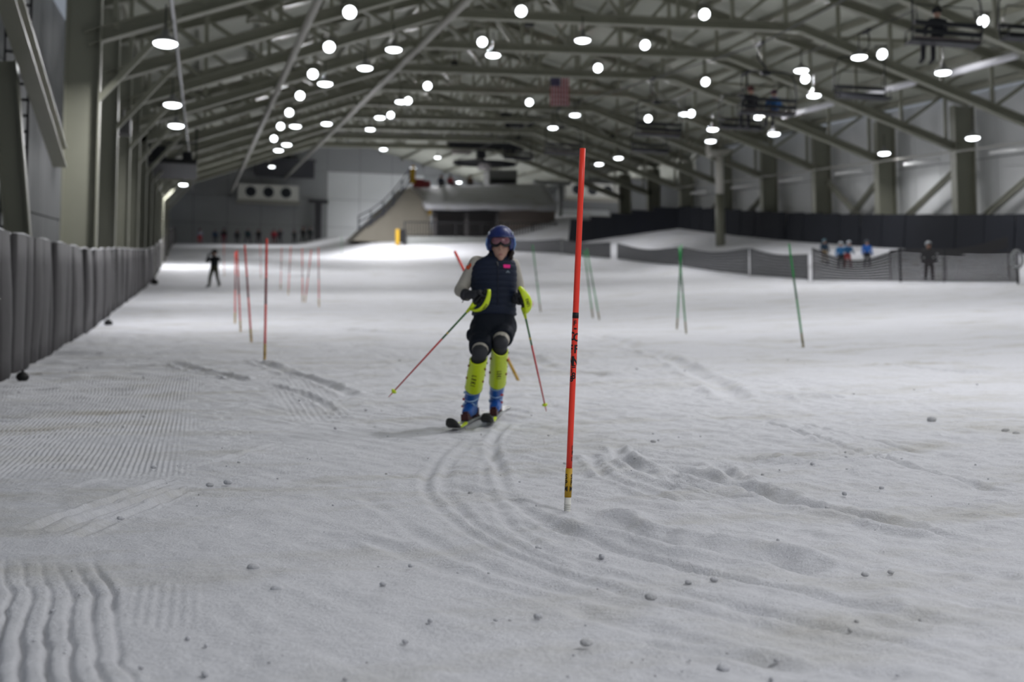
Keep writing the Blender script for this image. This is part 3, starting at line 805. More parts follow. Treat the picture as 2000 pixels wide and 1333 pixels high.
segs = [
    (headc + Vector((0, .0, .03)), headc + Vector((0, .0, .045)), .085, .085, 0), (headc + Vector((0, -.035, -.06)), headc + Vector((0, -.052, -.108)), .052, .028, 0),
    (headc + Vector((0, -.02, -.02)), headc + Vector((0, -.03, -.06)), .076, .056, 0),
    (headc + Vector((0, -.105, -.015)), headc + Vector((0, -.120, -.045)), .010, .014, 0),
    (headc + Vector((-.014, -.0885, -.088)), headc + Vector((.014, -.0885, -.088)), .0055, .0055, 4),
    (headc + Vector((-.08, 0, -.03)), headc + Vector((-.082, .01, .01)), .014, .016, 0), (headc + Vector((.08, 0, -.03)), headc + Vector((.082, .01, .01)), .014, .016, 0),
    (neckb, headc + Vector((0, .01, -.06)), .058, .056, 0),
    (pel, waist, .105, .098, 1), (waist, chest, .098, .10, 1), (chest, (shL + shR) / 2 + Vector((0, 0, -.03)), .10, .08, 1),
    (shL, shR, .062, .062, 1),
    (shL, elL, .066, .054, 1), (elL, wrL, .054, .042, 1), (shR, elR, .064, .052, 1), (elR, wrR, .052, .040, 1),
    (pel + Vector((-.05, 0, 0)), pel + Vector((.05, 0, 0)), .12, .12, 1),
    (hipL, hipL.lerp(knL, .82), .088, .070, 2), (hipR, hipR.lerp(knR, .80), .088, .070, 2),
    (hipL.lerp(knL, .80), hipL.lerp(knL, .93), .0705, .067, 1), (hipR.lerp(knR, .74), hipR.lerp(knR, .92), .072, .067, 1),
    (hipL.lerp(knL, .95), knL, .067, .064, 3), (hipR.lerp(knR, .94), knR, .067, .064, 3),
    (knL, knL.lerp(ankL, .4), .063, .060, 3), (knR, knR.lerp(ankR, .4), .063, .060, 3),
    (knL.lerp(ankL, .4), ankL, .060, .045, 3), (knR.lerp(ankR, .4), ankR, .060, .045, 3),
    (ankL, fL + dirL * .10, .045, .035, 3), (ankR, fR + dirR * .10, .045, .035, 3),
]
bodyme = voxel(caps_union(segs), .011, 4, .5)
paint(bodyme, segs, [SKIN, CREAM, SHORT, KNEE, mat('lips', (.38, .17, .14), .5)])
link('body', bodyme, skier)

def ering(c, hx, hy, axis_x=Vector((1, 0, 0)), axis_y=Vector((0, 1, 0)), n=28, p=2.4):
    out = []
    for k in range(n):
        a = 2 * math.pi * k / n; ca, sa = math.cos(a), math.sin(a)
        out.append(c + axis_x * hx * math.copysign(abs(ca) ** (2 / p), ca) + axis_y * hy * math.copysign(abs(sa) ** (2 / p), sa))
    return out
# vest: quilted, sleeveless
prof_v = [  # py, centre px, half width px, y, depth
    (617, 965, 42, .17, .150), (612, 965, 44.5, .165, .155), (600, 965, 44, .15, .152), (585, 965, 43.5, .12, .150), (570, 964.5, 44.5, .095, .150), (555, 964, 46, .07, .150), (540, 964.5, 46, .05, .146), (528, 965, 45, .035, .138), (518, 966, 43, .03, .125), (511, 967, 38.5, .028, .112), (505, 969, 29, .03, .095), (500, 971, 21, .03, .080), (494, 973, 18, .025, .076), (489, 974, 17, .02, .074)]
rings = []; N = 90
pyv = np.linspace(617, 489, N); cols = list(zip(*prof_v)); order = np.argsort(cols[0])
itp = lambda k, v: float(np.interp(v, np.array(cols[0])[order], np.array(cols[k])[order]))
for v in pyv:
    q = (0.94 + 0.06 * abs(math.sin(math.pi * (v - 611) / 11.5)) ** .6) if 512 < v < 611 else 1.0
    c = lp(itp(1, v), v, itp(3, v)); rings.append(ering(c, itp(2, v) / PXM * (0.5 + 0.5 * q), itp(4, v) * q, n=36, p=2.5))
vm = MB().loft(rings, caps=True)
vest = vm.build('vest', NAVY, skier, True)
def on_vest(px, py, extra=.004):
    """front of the vest at a photo pixel"""
    c = lp(itp(1, py), py, itp(3, py)); hx = itp(2, py) / PXM; x = lp(px, py, 0).x
    t = min(abs(x - c.x) / hx, .98); return Vector((x, c.y - itp(4, py) * (1 - t ** 2.5) ** (1 / 2.5) - extra, c.z))
def patch(pix, name, m, parent, extra=.006, th=.004):
    f = [on_vest(a, b, extra) for a, b in pix]; bk = [v + Vector((0, th + .004, 0)) for v in f]; n = len(f)
    return MB().add(f + bk, [tuple(range(n))[::-1], tuple(range(n, 2 * n))] + [(i, (i + 1) % n, n + (i + 1) % n, n + i) for i in range(n)]).build(name, m, parent)
patch([(983, 522), (984, 528), (996, 528), (997, 522), (996, 521), (984, 521)], 'name_patch', mat('patch_magenta', (.95, .005, .26), .5), vest, .008)
patch([(988, 537), (992, 532), (996.5, 537.5), (993, 537.5), (992, 535), (990.5, 538)], 'chest_logo', mat('logo_grey', (.18, .22, .26), .5), vest, .007)
zl = [on_vest(973.5 - .006 * (v - 505), v, .002) for v in np.linspace(507, 600, 30)]
MB().tube(zl, .0035, 5).build('zipper', mat('zip_grey', (.02, .025, .04), .4, .3), vest)
MB().tube([on_vest(971, 516, .012), on_vest(973, 524, .012)], .006, 6).build('zip_pull', mat('zip_pull', (.09, .09, .09), .5), vest)
hem = rings[2]; MB().tube(hem + [hem[0]], .008, 6).build('hem', NAVY, vest, True)

# shorts with flared, creased legs
mb = MB()
mb.loft([ering(lp(965, 606, .16), .165, .135), ering(lp(965, 620, .17), .172, .15), ering(lp(964, 637, .18), .175, .16), ering(lp(964, 652, .17), .172, .15), ering(lp(964, 668, .12), .10, .10)])
for hip, kn, f, w in ((hipL, knL, .86, .092), (hipR, knR, .76, .090)):
    d = (kn - hip); rr = []
    for i, t in enumerate(np.linspace(-.05, f, 9)):
        w2 = w * (1.18 - .18 * t) * (1 + .04 * math.sin(i * 2.2))
        ax = Vector((1, 0, 0)); az = d.normalized().cross(ax).normalized(); rr.append(ering(hip + d * t, w2, w2 * .98, ax, az, 24, 2.2))
    mb.loft(rr)
mb.ball(lp(918, 655, .10), (.035, .05, .055)); mb.ball(lp(1001, 632, .18), (.035, .05, .05))
sh = voxel(mb, .011, 4); sh.materials.append(SHORT); shorts = link('shorts', sh, skier)
qd = hipL.lerp(knL, .62); lg = []
MB().add([qd + Vector((x, -.097 + abs(x + .03) * .4, z)) for x, z in ((-.065, -.035), (-.035, -.005), (-.022, .03), (-.040, .03), (-.07, -.01))], [(0, 1, 2, 3, 4)]).build('side_logo', mat('logo_pale', (.25, .25, .3), .6), shorts)

# helmet: full shell with ear cups, rim, vents
hc = headc + Vector((0, .0, .035))
def shell(c, rx, ry, rz, lo, name, m, cut=None, thick=.012):
    mb = MB(); rings = []; n = 36
    for i in range(15):
        th = lo + (math.pi / 2 - lo) * i / 14
        ring = []
        for k in range(n):
            a = 2 * math.pi * k / n
            ring.append(c + Vector((rx * math.cos(th) * math.cos(a), ry * math.cos(th) * math.sin(a), rz * math.sin(th))))
        rings.append(ring)
    return mb, rings
mb = MB(); n = 48; rows = 22; rings = []
for i in range(rows):
    th = -0.72 + (math.pi / 2 - .04 + .72) * i / (rows - 1); ring = []
    for k in range(n):
        a = 2 * math.pi * k / n          # a = -pi/2 faces the camera (front)
        front = math.exp(-((a - 1.5 * math.pi) / .78) ** 4)
        t2 = max(th, .10) * front + th * (1 - front)
        flare = 1.0 + .05 * math.exp(-((t2 + .25) / .25) ** 2) * (1 - front)
        ct = math.cos(t2) * flare
        ring.append(hc + Vector((.117 * ct * math.cos(a), .137 * ct * math.sin(a) + .012, .128 * math.sin(t2) + .004)))
    rings.append(ring)
inner = [[hc + (v - hc) * .92 for v in r] for r in rings]
mb.loft(inner[::-1] + rings, caps=False)
mb.add(rings[-1], [tuple(range(n))])
helmet = mb.build('helmet', HELM, skier, True)
fr = [hc + Vector((.118 * math.cos(.11) * math.cos(a), .139 * math.cos(.11) * math.sin(a) + .011, .128 * math.sin(.11) + .002)) for a in np.linspace(math.pi * 1.17, math.pi * 1.83, 16)]
MB().tube(fr, .006, 6).build('front_rim', mat('rim_navy', (.006, .012, .06), .4), helmet, True)
for s in (-1, 1):
    MB().tube([hc + Vector((s * .112, -.055, .02)), hc + Vector((s * .117, -.03, -.03)), hc + Vector((s * .104, -.01, -.075))], [.006, .009, .006], 8).build('ear_stripe', HELM2, helmet, True)
    MB().ball(hc + Vector((s * .094, -.052, .058)), (.010, .016, .014), 8, 6).build('side_badge', mat('badge_pale', (.45, .5, .58), .5), helmet, True)
strap = MB().tube([hc + Vector((-.095, -.02, -.075)), headc + Vector((-.06, -.03, -.125)), headc + Vector((0, -.045, -.148)), headc + Vector((.06, -.03, -.125)), hc + Vector((.095, -.02, -.075))], .007, 6).build('chin_strap', BLACK, helmet, True)
# goggles
LENS = mat('goggle_lens', (.20, .075, .095), .12, .15, .6, coat=.5)
gp = headc + Vector((0, -.0, .018))
def gog(sx, sz, off, y0, name, m, par, th):
    mb = MB(); out = []; nseg = 32
    for k in range(nseg):
        a = 2 * math.pi * k / nseg; x = sx * math.copysign(abs(math.cos(a)) ** .7, math.cos(a)); z = sz * math.copysign(abs(math.sin(a)) ** .8, math.sin(a))
        if z < 0: z += .024 * math.exp(-(x / .018) ** 2)     # notch for the nose
        y = -.118 - off + y0 + 3.6 * x * x
        out.append(gp + Vector((x, y, z)))
    bk = [v + Vector((0, th, 0)) for v in out]; c = sum(out, Vector()) / nseg + Vector((0, -.012, 0))
    return mb.add(out + bk + [c], [(k, (k + 1) % nseg, nseg + (k + 1) % nseg, nseg + k) for k in range(nseg)] + [(2 * nseg, (k + 1) % nseg, k) for k in range(nseg)] + [tuple(range(nseg, 2 * nseg))]).build(name, m, par, name == 'lens')
goggles = gog(.086, .046, .0, .0, 'goggles', mat('goggle_frame', (.012, .011, .013), .5), skier, .04)
gog(.073, .033, .010, .0, 'lens', LENS, goggles, .012).location = (0, 0, .005)
# hair and neck warmer
MB().tube([headc + Vector((.085, .0, -.02)), headc + Vector((.098, -.02, -.065)), headc + Vector((.082, -.03, -.10)), headc + Vector((.09, -.02, -.12))], [.014, .017, .012, .004], 7).tube([headc + Vector((.07, .02, -.04)), headc + Vector((.085, .0, -.10)), headc + Vector((.07, -.01, -.15))], [.02, .02, .006], 7).build('hair', mat('hair_dark', (.020, .012, .010), .6), skier, True)
cl = []
for v, hx, hy in ((505, .095, .085), (497, .082, .080), (490, .080, .078)):
    cl.append(ering(lp(974, v, .02), hx, hy, n=28))
# collar stands open at the front
mb = MB(); 
for a0, a1 in ((-math.pi / 2 + .32, 1.5 * math.pi - .32),):
    rr = []
    for v, hx, hy, lift in ((509, .115, .10, 0), (501, .088, .088, 0), (492, .080, .082, 0), (486, .082, .085, 0)):
        c = lp(974, v, .02); rr.append([c + Vector((hx * math.cos(a), hy * math.sin(a), .0)) for a in np.linspace(a0, a1, 26)])
    mb.loft(rr, caps=False, closed=False)
    mb.loft([[x + (x - lp(974, 498, .02)).normalized() * -.008 for x in r] for r in rr], caps=False, closed=False)
mb.build('collar', NAVY, vest, True)

# sleeve badges
for (px, py, s) in ((921, 519, .022), (914, 523, .018)):
    d = lp(px, py, 0) ; MB().ball(Vector((d.x, shL.lerp(elL, .3).y - .062, d.z)), (s, .008, s), 10, 6).build('sleeve_badge', mat('badge_orange', (.55, .07, .015), .6), skier, True)

# knee and shin guards
def guard(kn, an, top, bot, sx, name, text_side):
    ax = (an - kn); L = ax.length; d = ax.normalized(); fr_ = Vector((0, -1, 0)); fr_ = (fr_ - d * fr_.dot(d)).normalized(); sd = d.cross(fr_).normalized()
    if sd.x < 0: sd = -sd
    rr = []
    for i, t in enumerate(np.linspace(top, bot, 11)):
        c = kn + d * L * t; R = (.076 - .010 * abs(t - .45)) * sx; pinch = 1.0
        ring = []
        for a in np.linspace(-1.75, 1.75, 19):
            edge = .03 * (1 if i in (0, 10) else 0)
            drop = 0
            if i == 0: drop = .045 * (text_side * math.sin(a) * .5 + .2 * math.cos(a))
            ring.append(c + d * drop + (fr_ * math.cos(a) + sd * math.sin(a)) * R + fr_ * .012)
        rr.append(ring)
    mb = MB(); mb.loft(rr, caps=False, closed=False)
    inn = [[kn + d * L * (top + (bot - top) * i / 10) + (v - (kn + d * L * (top + (bot - top) * i / 10))) * .90 for v in r] for i, r in enumerate(rr)]
    mb.loft([r[::-1] for r in inn], caps=False, closed=False)
    m_ = len(rr[0])
    for i in (0, 10): mb.add(rr[i] + inn[i], [(k, k + 1, m_ + k + 1, m_ + k) for k in range(m_ - 1)])
    for j in (0, m_ - 1): mb.add([r[j] for r in rr] + [r[j] for r in inn], [(k, k + 1, 11 + k + 1, 11 + k) for k in range(10)])
    o = mb.build(name, NEON, skier, True)
    # straps, rivets, lettering
    for t in (top + .22 * (bot - top), top + .62 * (bot - top)):
        c = kn + d * L * t
        MB().tube([c + (fr_ * math.cos(a) + sd * math.sin(a)) * .079 * sx + fr_ * .010 for a in np.linspace(1.95, 2 * math.pi - 1.95, 12)], .008, 6).build('strap', BLACK, o, True)
        for s in (-1, 1):
            a = s * 1.12; MB().ball(c + (fr_ * math.cos(a) + sd * math.sin(a)) * .079 * sx + fr_ * .012, (.007, .007, .012), 8, 6).build('rivet', mat('rivet_red', (.20, .02, .012), .5), o, True)
    c = kn + d * L * bot
    MB().tube([c + (fr_ * math.cos(a) + sd * math.sin(a)) * .068 * sx + fr_ * .008 for a in np.linspace(-1.8, 1.8, 14)], .009, 6).build('padding', BLACK, o, True)
    vs, fs = text_mesh('L E K I', .050); out = []
    for v in vs:
        u, w = v.y, v.x          # reading downwards
        t = (top + bot) / 2 + (.03) + w / L * 1.0; cc = kn + d * L * t; a = text_side * .12 + u / .074
        R = (.076 - .010 * abs(t - .45)) * sx + .0022
        out.append(cc + (fr_ * math.cos(a) + sd * math.sin(a)) * R + fr_ * .012)
    MB().add(out, fs).build('lettering', PRINT, o)
    return o
guard(knL, ankL, .07, .66, .98, 'shin_guard', -1)
guard(knR, ankR, .06, .66, .98, 'shin_guard', 1)

# boots
def boot(f, d, an, kn, nm):
    s = d.cross(Vector((0, 0, 1))).normalized(); u = s.cross(d).normalized()
    mb = MB(); rr = []
    for y, hw, h0, h1 in ((-.125, .034, .0, .09), (-.10, .044, -.005, .13), (-.03, .047, -.005, .135), (.04, .047, -.005, .115), (.11, .047, -.005, .09), (.155, .042, 0, .07), (.175, .026, .008, .05)):
        c = f + d * y + u * ((h0 + h1) / 2); rr.append(ering(c, hw, (h1 - h0) / 2, s, u, 20, 3.0))
    mb.loft(rr)
    top = an.lerp(kn, .46); ax = (top - an).normalized(); rr = []
    fr_ = (d - ax * d.dot(ax)).normalized()
    for t, hw, hd in ((-.16, .047, .062), (0.0, .055, .070), (.35, .060, .073), (.7, .062, .074), (1.0, .060, .072)):
        rr.append(ering(an + (top - an) * t, hw, hd, s, fr_, 22, 2.3))
    mb.loft(rr)
    me = voxel(mb, .009, 2); me.materials.append(BOOT); o = link('ski_boot', me, skier)
    for k, t in enumerate((.05, .36, .66)):
        c = an + (top - an) * t; R = .072
        MB().tube([c + fr_ * (.076 * math.cos(a)) + s * (.061 * math.sin(a)) + ax * (.012 * math.sin(a)) for a in np.linspace(-1.3, 1.3, 10)], .006, 6).build('buckle_strap', BUCK, o, True)
        MB().box(c + fr_ * .045 + s * (-.052 if (f.x > .05) else .052), (.03, .03, .018)).build('buckle', REDM if k < 2 else BUCK, o)
    c = f + d * .07 + u * .085
    MB().tube([c + s * (.05 * math.sin(a)) + u * (.03 * math.cos(a)) for a in np.linspace(-1.5, 1.5, 9)], .006, 6).build('buckle_strap', BUCK, o, True)
    MB().tube([top + fr_ * (.064 * math.cos(a)) + s * (.055 * math.sin(a)) for a in np.linspace(0, 2 * math.pi, 20)], .006, 6).build('cuff_rim', BLACK, o, True)
    mb = MB()
    for y in (-.115, .13): MB().beam(f + d * (y - .03) - u * .008, f + d * (y + .03) - u * .008, .065, .016, u).build('sole', mat('sole_dark', (.05, .012, .015), .5), o)
boot(fL, dirL, ankL, knL, 'l'); boot(fR, dirR, ankR, knR, 'r')

# skis with bindings stay separate things
def ski(foot, d, length, label):
    d = d.normalized(); s = d.cross(Vector((0, 0, 1))).normalized(); u = s.cross(d).normalized()
    t = thing('ski', label, 'ski', foot)
    mb = MB(); rr = []; tipn = .80; 
    ys = [-.80, -.78, -.6, -.3, 0, .3, .5, .62, .68, .73, .77, .795, .805]
    for y in ys:
        q = y * length / 1.6
        hw = .033 + .020 * (abs(y) / .75) ** 2
        if y > .70: hw *= max(.12, math.sqrt(max(0, 1 - ((y - .70) / .107) ** 2)))
        if y < -.785: hw *= .85
        lift = .012 + (0.55 * (y - .58) ** 2 * 3.0 if y > .58 else 0)
        th = .012 if abs(y) > .4 else .018
        c = d * q + u * lift
        rr.append([c + s * hw, c + s * hw + u * th, c - s * hw + u * th, c - s * hw])
    mb.loft(rr); mb.build('ski_body', mat('ski_topsheet', (.30, .32, .30), .25, .1, .5, var=.25, scale=9), t)
    mb = MB()
    rr2 = []
    for r in rr[6:]: rr2.append([v + u * .0012 for v in (r[0] + s * -.004, r[1] + s * -.004, r[2] + s * .004, r[3] + s * .004)])
    mb.loft([[r[0] + s * .002 - u * .002, r[1] + s * .002 + u * .002, r[2] - s * .002 + u * .002, r[3] - s * .002 - u * .002] for r in rr[7:]] + [[v + d * .004 for v in (rr[-1][0], rr[-1][1], rr[-1][2], rr[-1][3])]]); mb.build('tip_cover', mat('ski_tip_black', (.014, .016, .012), .3), t)
    for sg in (-1, 1):
        mb = MB(); mb.loft([[c0 + (u * .0) for c0 in ((r[1] if sg > 0 else r[2]) + s * (sg * .0005) + u * .0015, (r[1] if sg > 0 else r[2]) - s * (sg * .020) + u * .0015, (r[1] if sg > 0 else r[2]) - s * (sg * .020) - u * .004, (r[0] if sg > 0 else r[3]) + s * (sg * .001) - u * .0005)] for r in rr[5:10]]); mb.build('edge_stripe', NEON, t)
    mb = MB().beam(d * -.26 + u * .034, d * .24 + u * .034, .062, .012, u); mb.build('binding_plate', mat('binding_black', (.02, .018, .02), .4), t)
    MB().beam(d * .15 + u * .062, d * .245 + u * .062, .062, .05, u).beam(d * .17 + u * .09, d * .215 + u * .09, .04, .03, u).build('toe_piece', mat('binding_red', (.055, .012, .014), .4), t)
    MB().beam(d * -.16 + u * .07, d * -.235 + u * .07, .06, .07, u).beam(d * -.2 + u * .11, d * -.235 + u * .13, .04, .03, u).build('heel_piece', mat('binding_red', (.055, .012, .014), .4), t)
    return t
ski(footL, (tipL - tailL), 1.6, 'black-tipped ski with neon edge under the skier leading on the fence side')
ski(footR, (tipR - tailR), 1.6, 'black-tipped ski with neon edge under the skier nearer the tall orange gate')

# poles, hands and guards
POLEG = mat('pole_green', (.02, .14, .02), .3, .2); POLER = mat('pole_red', (.55, .02, .02), .35, .1)
def wl(v): return SK + rgt * v.x + fwd * v.y + upv * v.z
def ski_pole(top, tip, bulge, label, letter_flip):
    d = (tip - top); L = d.length; d.normalize()
    t = thing('ski_pole', label, 'ski pole', SK, -YAW)
    P = lambda q: top + d * (L * q)
    MB().tube([P(.09), P(.42)], [.0085, .008], 10).build('upper_shaft', POLEG, t, True)
    MB().tube([P(.42), P(.95)], [.008, .0055], 10).build('lower_shaft', POLER, t, True)
    MB().tube([P(.355), P(.37)], .0092, 10).build('shaft_ring', mat('ring_gold', (.5, .35, .03), .4), t, True)
    MB().tube([P(.93), P(.94), P(.955)], [.012, .026, .010], 10).build('basket', NEON, t, True)
    MB().tube([P(.95), P(1.0)], [.005, .0025], 6).build('tip', REDM, t, True)
    MB().tube([P(-.055), P(-.045), P(-.02), P(.02), P(.06), P(.10)], [.012, .018, .0165, .0150, .0165, .013], 12).build('grip', BLACK, t, True)
    b = (bulge - d * bulge.dot(d)).normalized(); s = d.cross(b).normalized(); rr = []; cen = []
    for i, a in enumerate(np.linspace(0, 1, 15)):
        along = .155 - .235 * a                                  # from below the hand to the top of the grip
        out = .012 + .072 * math.sin(math.pi * min(1, a ** .85)) ** .75
        wd = .012 + .032 * math.sin(math.pi * (a * .75 + .18)) ** 1.0
        c = top + d * along + b * out; cen.append((c, out, wd, along))
    for i, (c, out, wd, al) in enumerate(cen):
        tg = (cen[min(i + 1, 14)][0] - cen[max(i - 1, 0)][0]).normalized(); nm = s.cross(tg).normalized()
        if nm.dot(b) < 0: nm = -nm
        ring = []
        for a in np.linspace(-1.25, 1.25, 9): ring.append(c + s * (wd * math.sin(a)) + nm * (.020 * (math.cos(a) - .6)))
        for a in np.linspace(1.25, -1.25, 9): ring.append(c + s * (wd * .9 * math.sin(a)) + nm * (.020 * (math.cos(a) - .6) - .006))
        rr.append(ring)
    go = MB().loft(rr).build('hand_guard', NEON, t, True)
    MB().tube([top + d * .10, top + d * .20], [.022, .010], 12).build('guard_cone', NEON, t, True)
    vs, fs = text_mesh('LEKI', .034); out = []
    for v in vs:
        q = 6.4 + letter_flip * v.x / .0172; i = int(max(0, min(13, math.floor(q)))); fq = q - i
        c = cen[i][0].lerp(cen[i + 1][0], fq); tg = (cen[i + 1][0] - cen[i][0]).normalized(); nm = s.cross(tg).normalized()
        if nm.dot(b) < 0: nm = -nm
        u = letter_flip * v.y * (1 if s.z * letter_flip > -9 else 1); a = max(-1.2, min(1.2, u / .04 + .25))
        out.append(c + s * (cen[i][2] * math.sin(a)) + nm * (.020 * (math.cos(a) - .6) + .0015))
    MB().add(out, fs).build('lettering', PRINT, go)
    return d, L
def fist(wr, top, d, back, nm):
    """glove: palm, four fingers and a thumb closed on the grip; back = direction from grip to the back of the hand"""
    b = (back - d * back.dot(d)).normalized(); s = d.cross(b).normalized(); c = top + d * .035
    seg = []
    palm = c - b * -.0; 
    seg.append((c + b * .040 - d * .032, c + b * .040 + d * .032, .022, .021, 0)); seg.append((c + b * .034 - d * .025 - s * .015, c + b * .034 + d * .028 - s * .015, .018, .018, 0))
    seg.append((wr + (wr - c).normalized() * .01, c + b * .045 - s * .01, .042, .030, 0))
    for i, (o, ln) in enumerate(((-.036, 1.0), (-.013, 1.08), (.011, 1.0), (.033, .82))):
        k = c + d * o; R = .029
        pth = [k + b * .046 + s * .014]
        for a in np.linspace(.75, .75 + 2.6 * ln, 5): pth.append(k + b * (R * math.cos(a)) + s * (R * math.sin(a)))
        for j in range(len(pth) - 1): seg.append((pth[j], pth[j + 1], .0108 - .0006 * j, .0104 - .0006 * j, 0))
    th = [c + b * .04 - d * .03 - s * .018, c - d * .040 - s * .032 + b * .012, c - d * .044 - s * .024 - b * .016, c - d * .040 + s * .0 - b * .028]
    for j in range(3): seg.append((th[j], th[j + 1], .0135 - .001 * j, .0125 - .001 * j, 0))
    me = voxel(caps_union(seg), .0042, 2); me.materials.append(GLOVE); o = link('glove', me, skier)
    cf = (wr - c).normalized()
    MB().tube([wr + cf * .035, wr - cf * .01], [.050, .046], 16).build('cuff', GLOVE, o, True)
    MB().tube([wr + cf * .03 + Vector((0, 0, -.03)), wr + cf * .05 + Vector((-.01, 0, -.07))], [.004, .003], 6).build('pull_cord', BLACK, o)
    MB().box(wr - cf * .005 + Vector((.0, -.04, .015)), (.022, .006, .012)).build('cuff_logo', mat('logo_pale', (.25, .25, .3), .6), o)
topL = lp(942, 577, -.24); tipLp = lp(759, 776, .18)
dl, _ = ski_pole(topL, tipLp, Vector((.62, -.30, -.72)), 'red and green ski pole with neon hand guard swung out wide towards the fence', 1)
fist(wrL, topL, dl, Vector((-.45, .35, .75)), 'l')
topR = lp(1017, 578, -.04); tipRp = lp(1067, 804, .30)
dr, _ = ski_pole(topR, tipRp, Vector((.50, -.80, .1)), 'red and green ski pole with neon guard, basket low beside the tall orange gate', 1)
fist(wrR, topR, dr, Vector((-.45, .75, .0)), 'r')

# ------------------------------------------------------------------ people in the distance
def aty(px, py, Y):
    """point at a photo pixel on the cross-hall plane y = Y"""
    lo, hi = 2.0, 260.0
    for _ in range(50):
        m = (lo + hi) / 2
        if at(px, py, m).y < Y: lo = m
        else: hi = m
    return at(px, py, hi)

def pose_stand(spread=.16, armL=None, armR=None, lean=0.0):
    h = {'hd': (0, -.02 - lean, 1.56)}
    V = Vector; sg = []
    for s, arm in ((-1, armL), (1, armR)):
        hip = V((s * .09, 0, .88)); kn = V((s * (.09 + spread * .5), -.04, .47)); an = V((s * (.09 + spread), .02, .10))
        sg += [(hip, kn, .095, .07, 2), (kn, an, .07, .055, 2), (an, an + V((s * .02, -.14, -.05)), .055, .045, 3)]
        sh = V((s * .18, -lean * .7, 1.36)); el, wr = arm or (V((s * .25, .02, 1.10)), V((s * .26, -.08, .86)))
        sg += [(sh, el, .065, .055, 1), (el, wr, .055, .045, 1), (wr, wr + (wr - el).normalized() * .09, .045, .035, 3)]
    sg += [(V((-.05, 0, .92)), V((.05, 0, .92)), .13, .13, 2), (V((0, 0, 1.0)), V((0, -lean * .6, 1.25)), .145, .16, 1), (V((-.11, -lean * .7, 1.34)), V((.11, -lean * .7, 1.34)), .09, .09, 1),
           (V((0, -lean * .8, 1.4)), V((0, -.02 - lean, 1.5)), .06, .06, 0), (V((0, -.03 - lean, 1.56)), V((0, -.02 - lean, 1.62)), .088, .09, 0)]
    return sg, V((0, -.01 - lean, 1.62))
def pose_sit():
    V = Vector; sg = []
    for s in (-1, 1):
        hip = V((s * .10, 0, .10)); kn = V((s * .13, .44, .12)); an = V((s * .13, .46, -.34))
        sg += [(hip, kn, .095, .075, 2), (kn, an, .07, .06, 2), (an, an + V((0, .15, -.06)), .06, .05, 3)]
        sh = V((s * .18, -.06, .60)); el = V((s * .27, .08, .36)); wr = V((s * .16, .28, .30))
        sg += [(sh, el, .065, .055, 1), (el, wr, .055, .045, 1)]
    sg += [(V((-.05, 0, .10)), V((.05, 0, .10)), .13, .13, 2), (V((0, -.02, .18)), V((0, -.06, .5)), .145, .16, 1), (V((-.11, -.06, .58)), V((.11, -.06, .58)), .09, .09, 1),
           (V((0, -.05, .64)), V((0, -.03, .74)), .06, .06, 0), (V((0, -.03, .80)), V((0, -.03, .86)), .088, .09, 0)]
    return sg, V((0, -.03, .86))
V_ = Vector
POSES = {
    'stand': pose_stand(.05),
    'wide': pose_stand(.20),
    'photo': pose_stand(.17, (V_((-.30, -.10, 1.18)), V_((-.08, -.28, 1.44))), (V_((.36, -.12, 1.22)), V_((.12, -.30, 1.46)))),
    'lean': pose_stand(.10, (V_((-.26, -.12, 1.08)), V_((-.2, -.34, .95))), (V_((.26, -.12, 1.08)), V_((.2, -.34, .95))), .15),
    'sit': pose_sit(),
}
PM = {}
def person(loc, rz, height, pose, jacket, pants, hat, label, hatmat=True, boots=(.02, .02, .022)):
    sg, hc_ = POSES[pose]
    if pose not in PM:
        me = voxel(caps_union(sg), .03, 2); paint(me, sg, [SKIN, BLACK, BLACK, BLACK]); PM[pose] = me
        hm = MB().ball((0, .01, .02), (.118, .135, .125), 16, 10); PM['hat'] = PM.get('hat') or None
    t = thing('person', label, 'person', loc, rz); t.scale = (height / 1.7 * 1.18, height / 1.7 * 1.12, height / 1.7)
    o = link('body', PM[pose], t)
    cm = lambda c: mat('cloth_%02d_%02d_%02d' % tuple(int(x * 99) for x in c), c, .75)
    for i, c in ((1, jacket), (2, pants), (3, boots)):
        o.material_slots[i].link = 'OBJECT'; o.material_slots[i].material = cm(c)
    MB().ball((0, .015, .03), (.118, .135, .118), 16, 10).build('hat' if not hatmat else 'helmet', cm(hat), t, True, hc_)
    MB().box((0, -.125, .0), (.15, .03, .06)).build('goggles', BLACK, t, False, hc_)
    return t
def on_snow(px, py, **k):
    p, D = hit(px, py); return p
FACE = -YAW
K = .02
person(on_snow(418, 562), FACE - .5, 1.75, 'photo', (.008, .010, .014), (.045, .045, .028), (.01, .01, .012), 'person in black jacket and olive trousers filming with both arms raised, legs apart', False)
kids = [(1611, 516, .2, 1.15, 'stand', (.02, .05, .09), (.30, .22, .13), (.25, .45, .55), 'child in dark jacket, tan trousers and light blue helmet behind the striped net'),
        (1643, 527, -.3, 1.2, 'stand', (.03, .16, .36), (.02, .02, .03), (.62, .66, .70), 'child in blue jacket and white helmet standing close to another behind the net'),
        (1656, 526, .4, 1.2, 'lean', (.02, .10, .22), (.28, .04, .04), (.60, .64, .68), 'child with red trousers and white helmet huddled beside the blue jacket'),
        (1694, 524, .1, 1.2, 'stand', (.015, .11, .42), (.015, .015, .02), (.10, .11, .13), 'child in royal blue jacket and black trousers alone behind the striped net'),
        (1815, 549, .0, 1.4, 'stand', (.012, .016, .03), (.07, .03, .04), (.40, .42, .44), 'person in dark jacket and maroon trousers at the long striped net')]
for px, py, rz, h, po, j, pa, ha, lab in kids:
    person(on_snow(px, py), FACE + rz + math.pi * 0, h, po, j, pa, ha, lab)
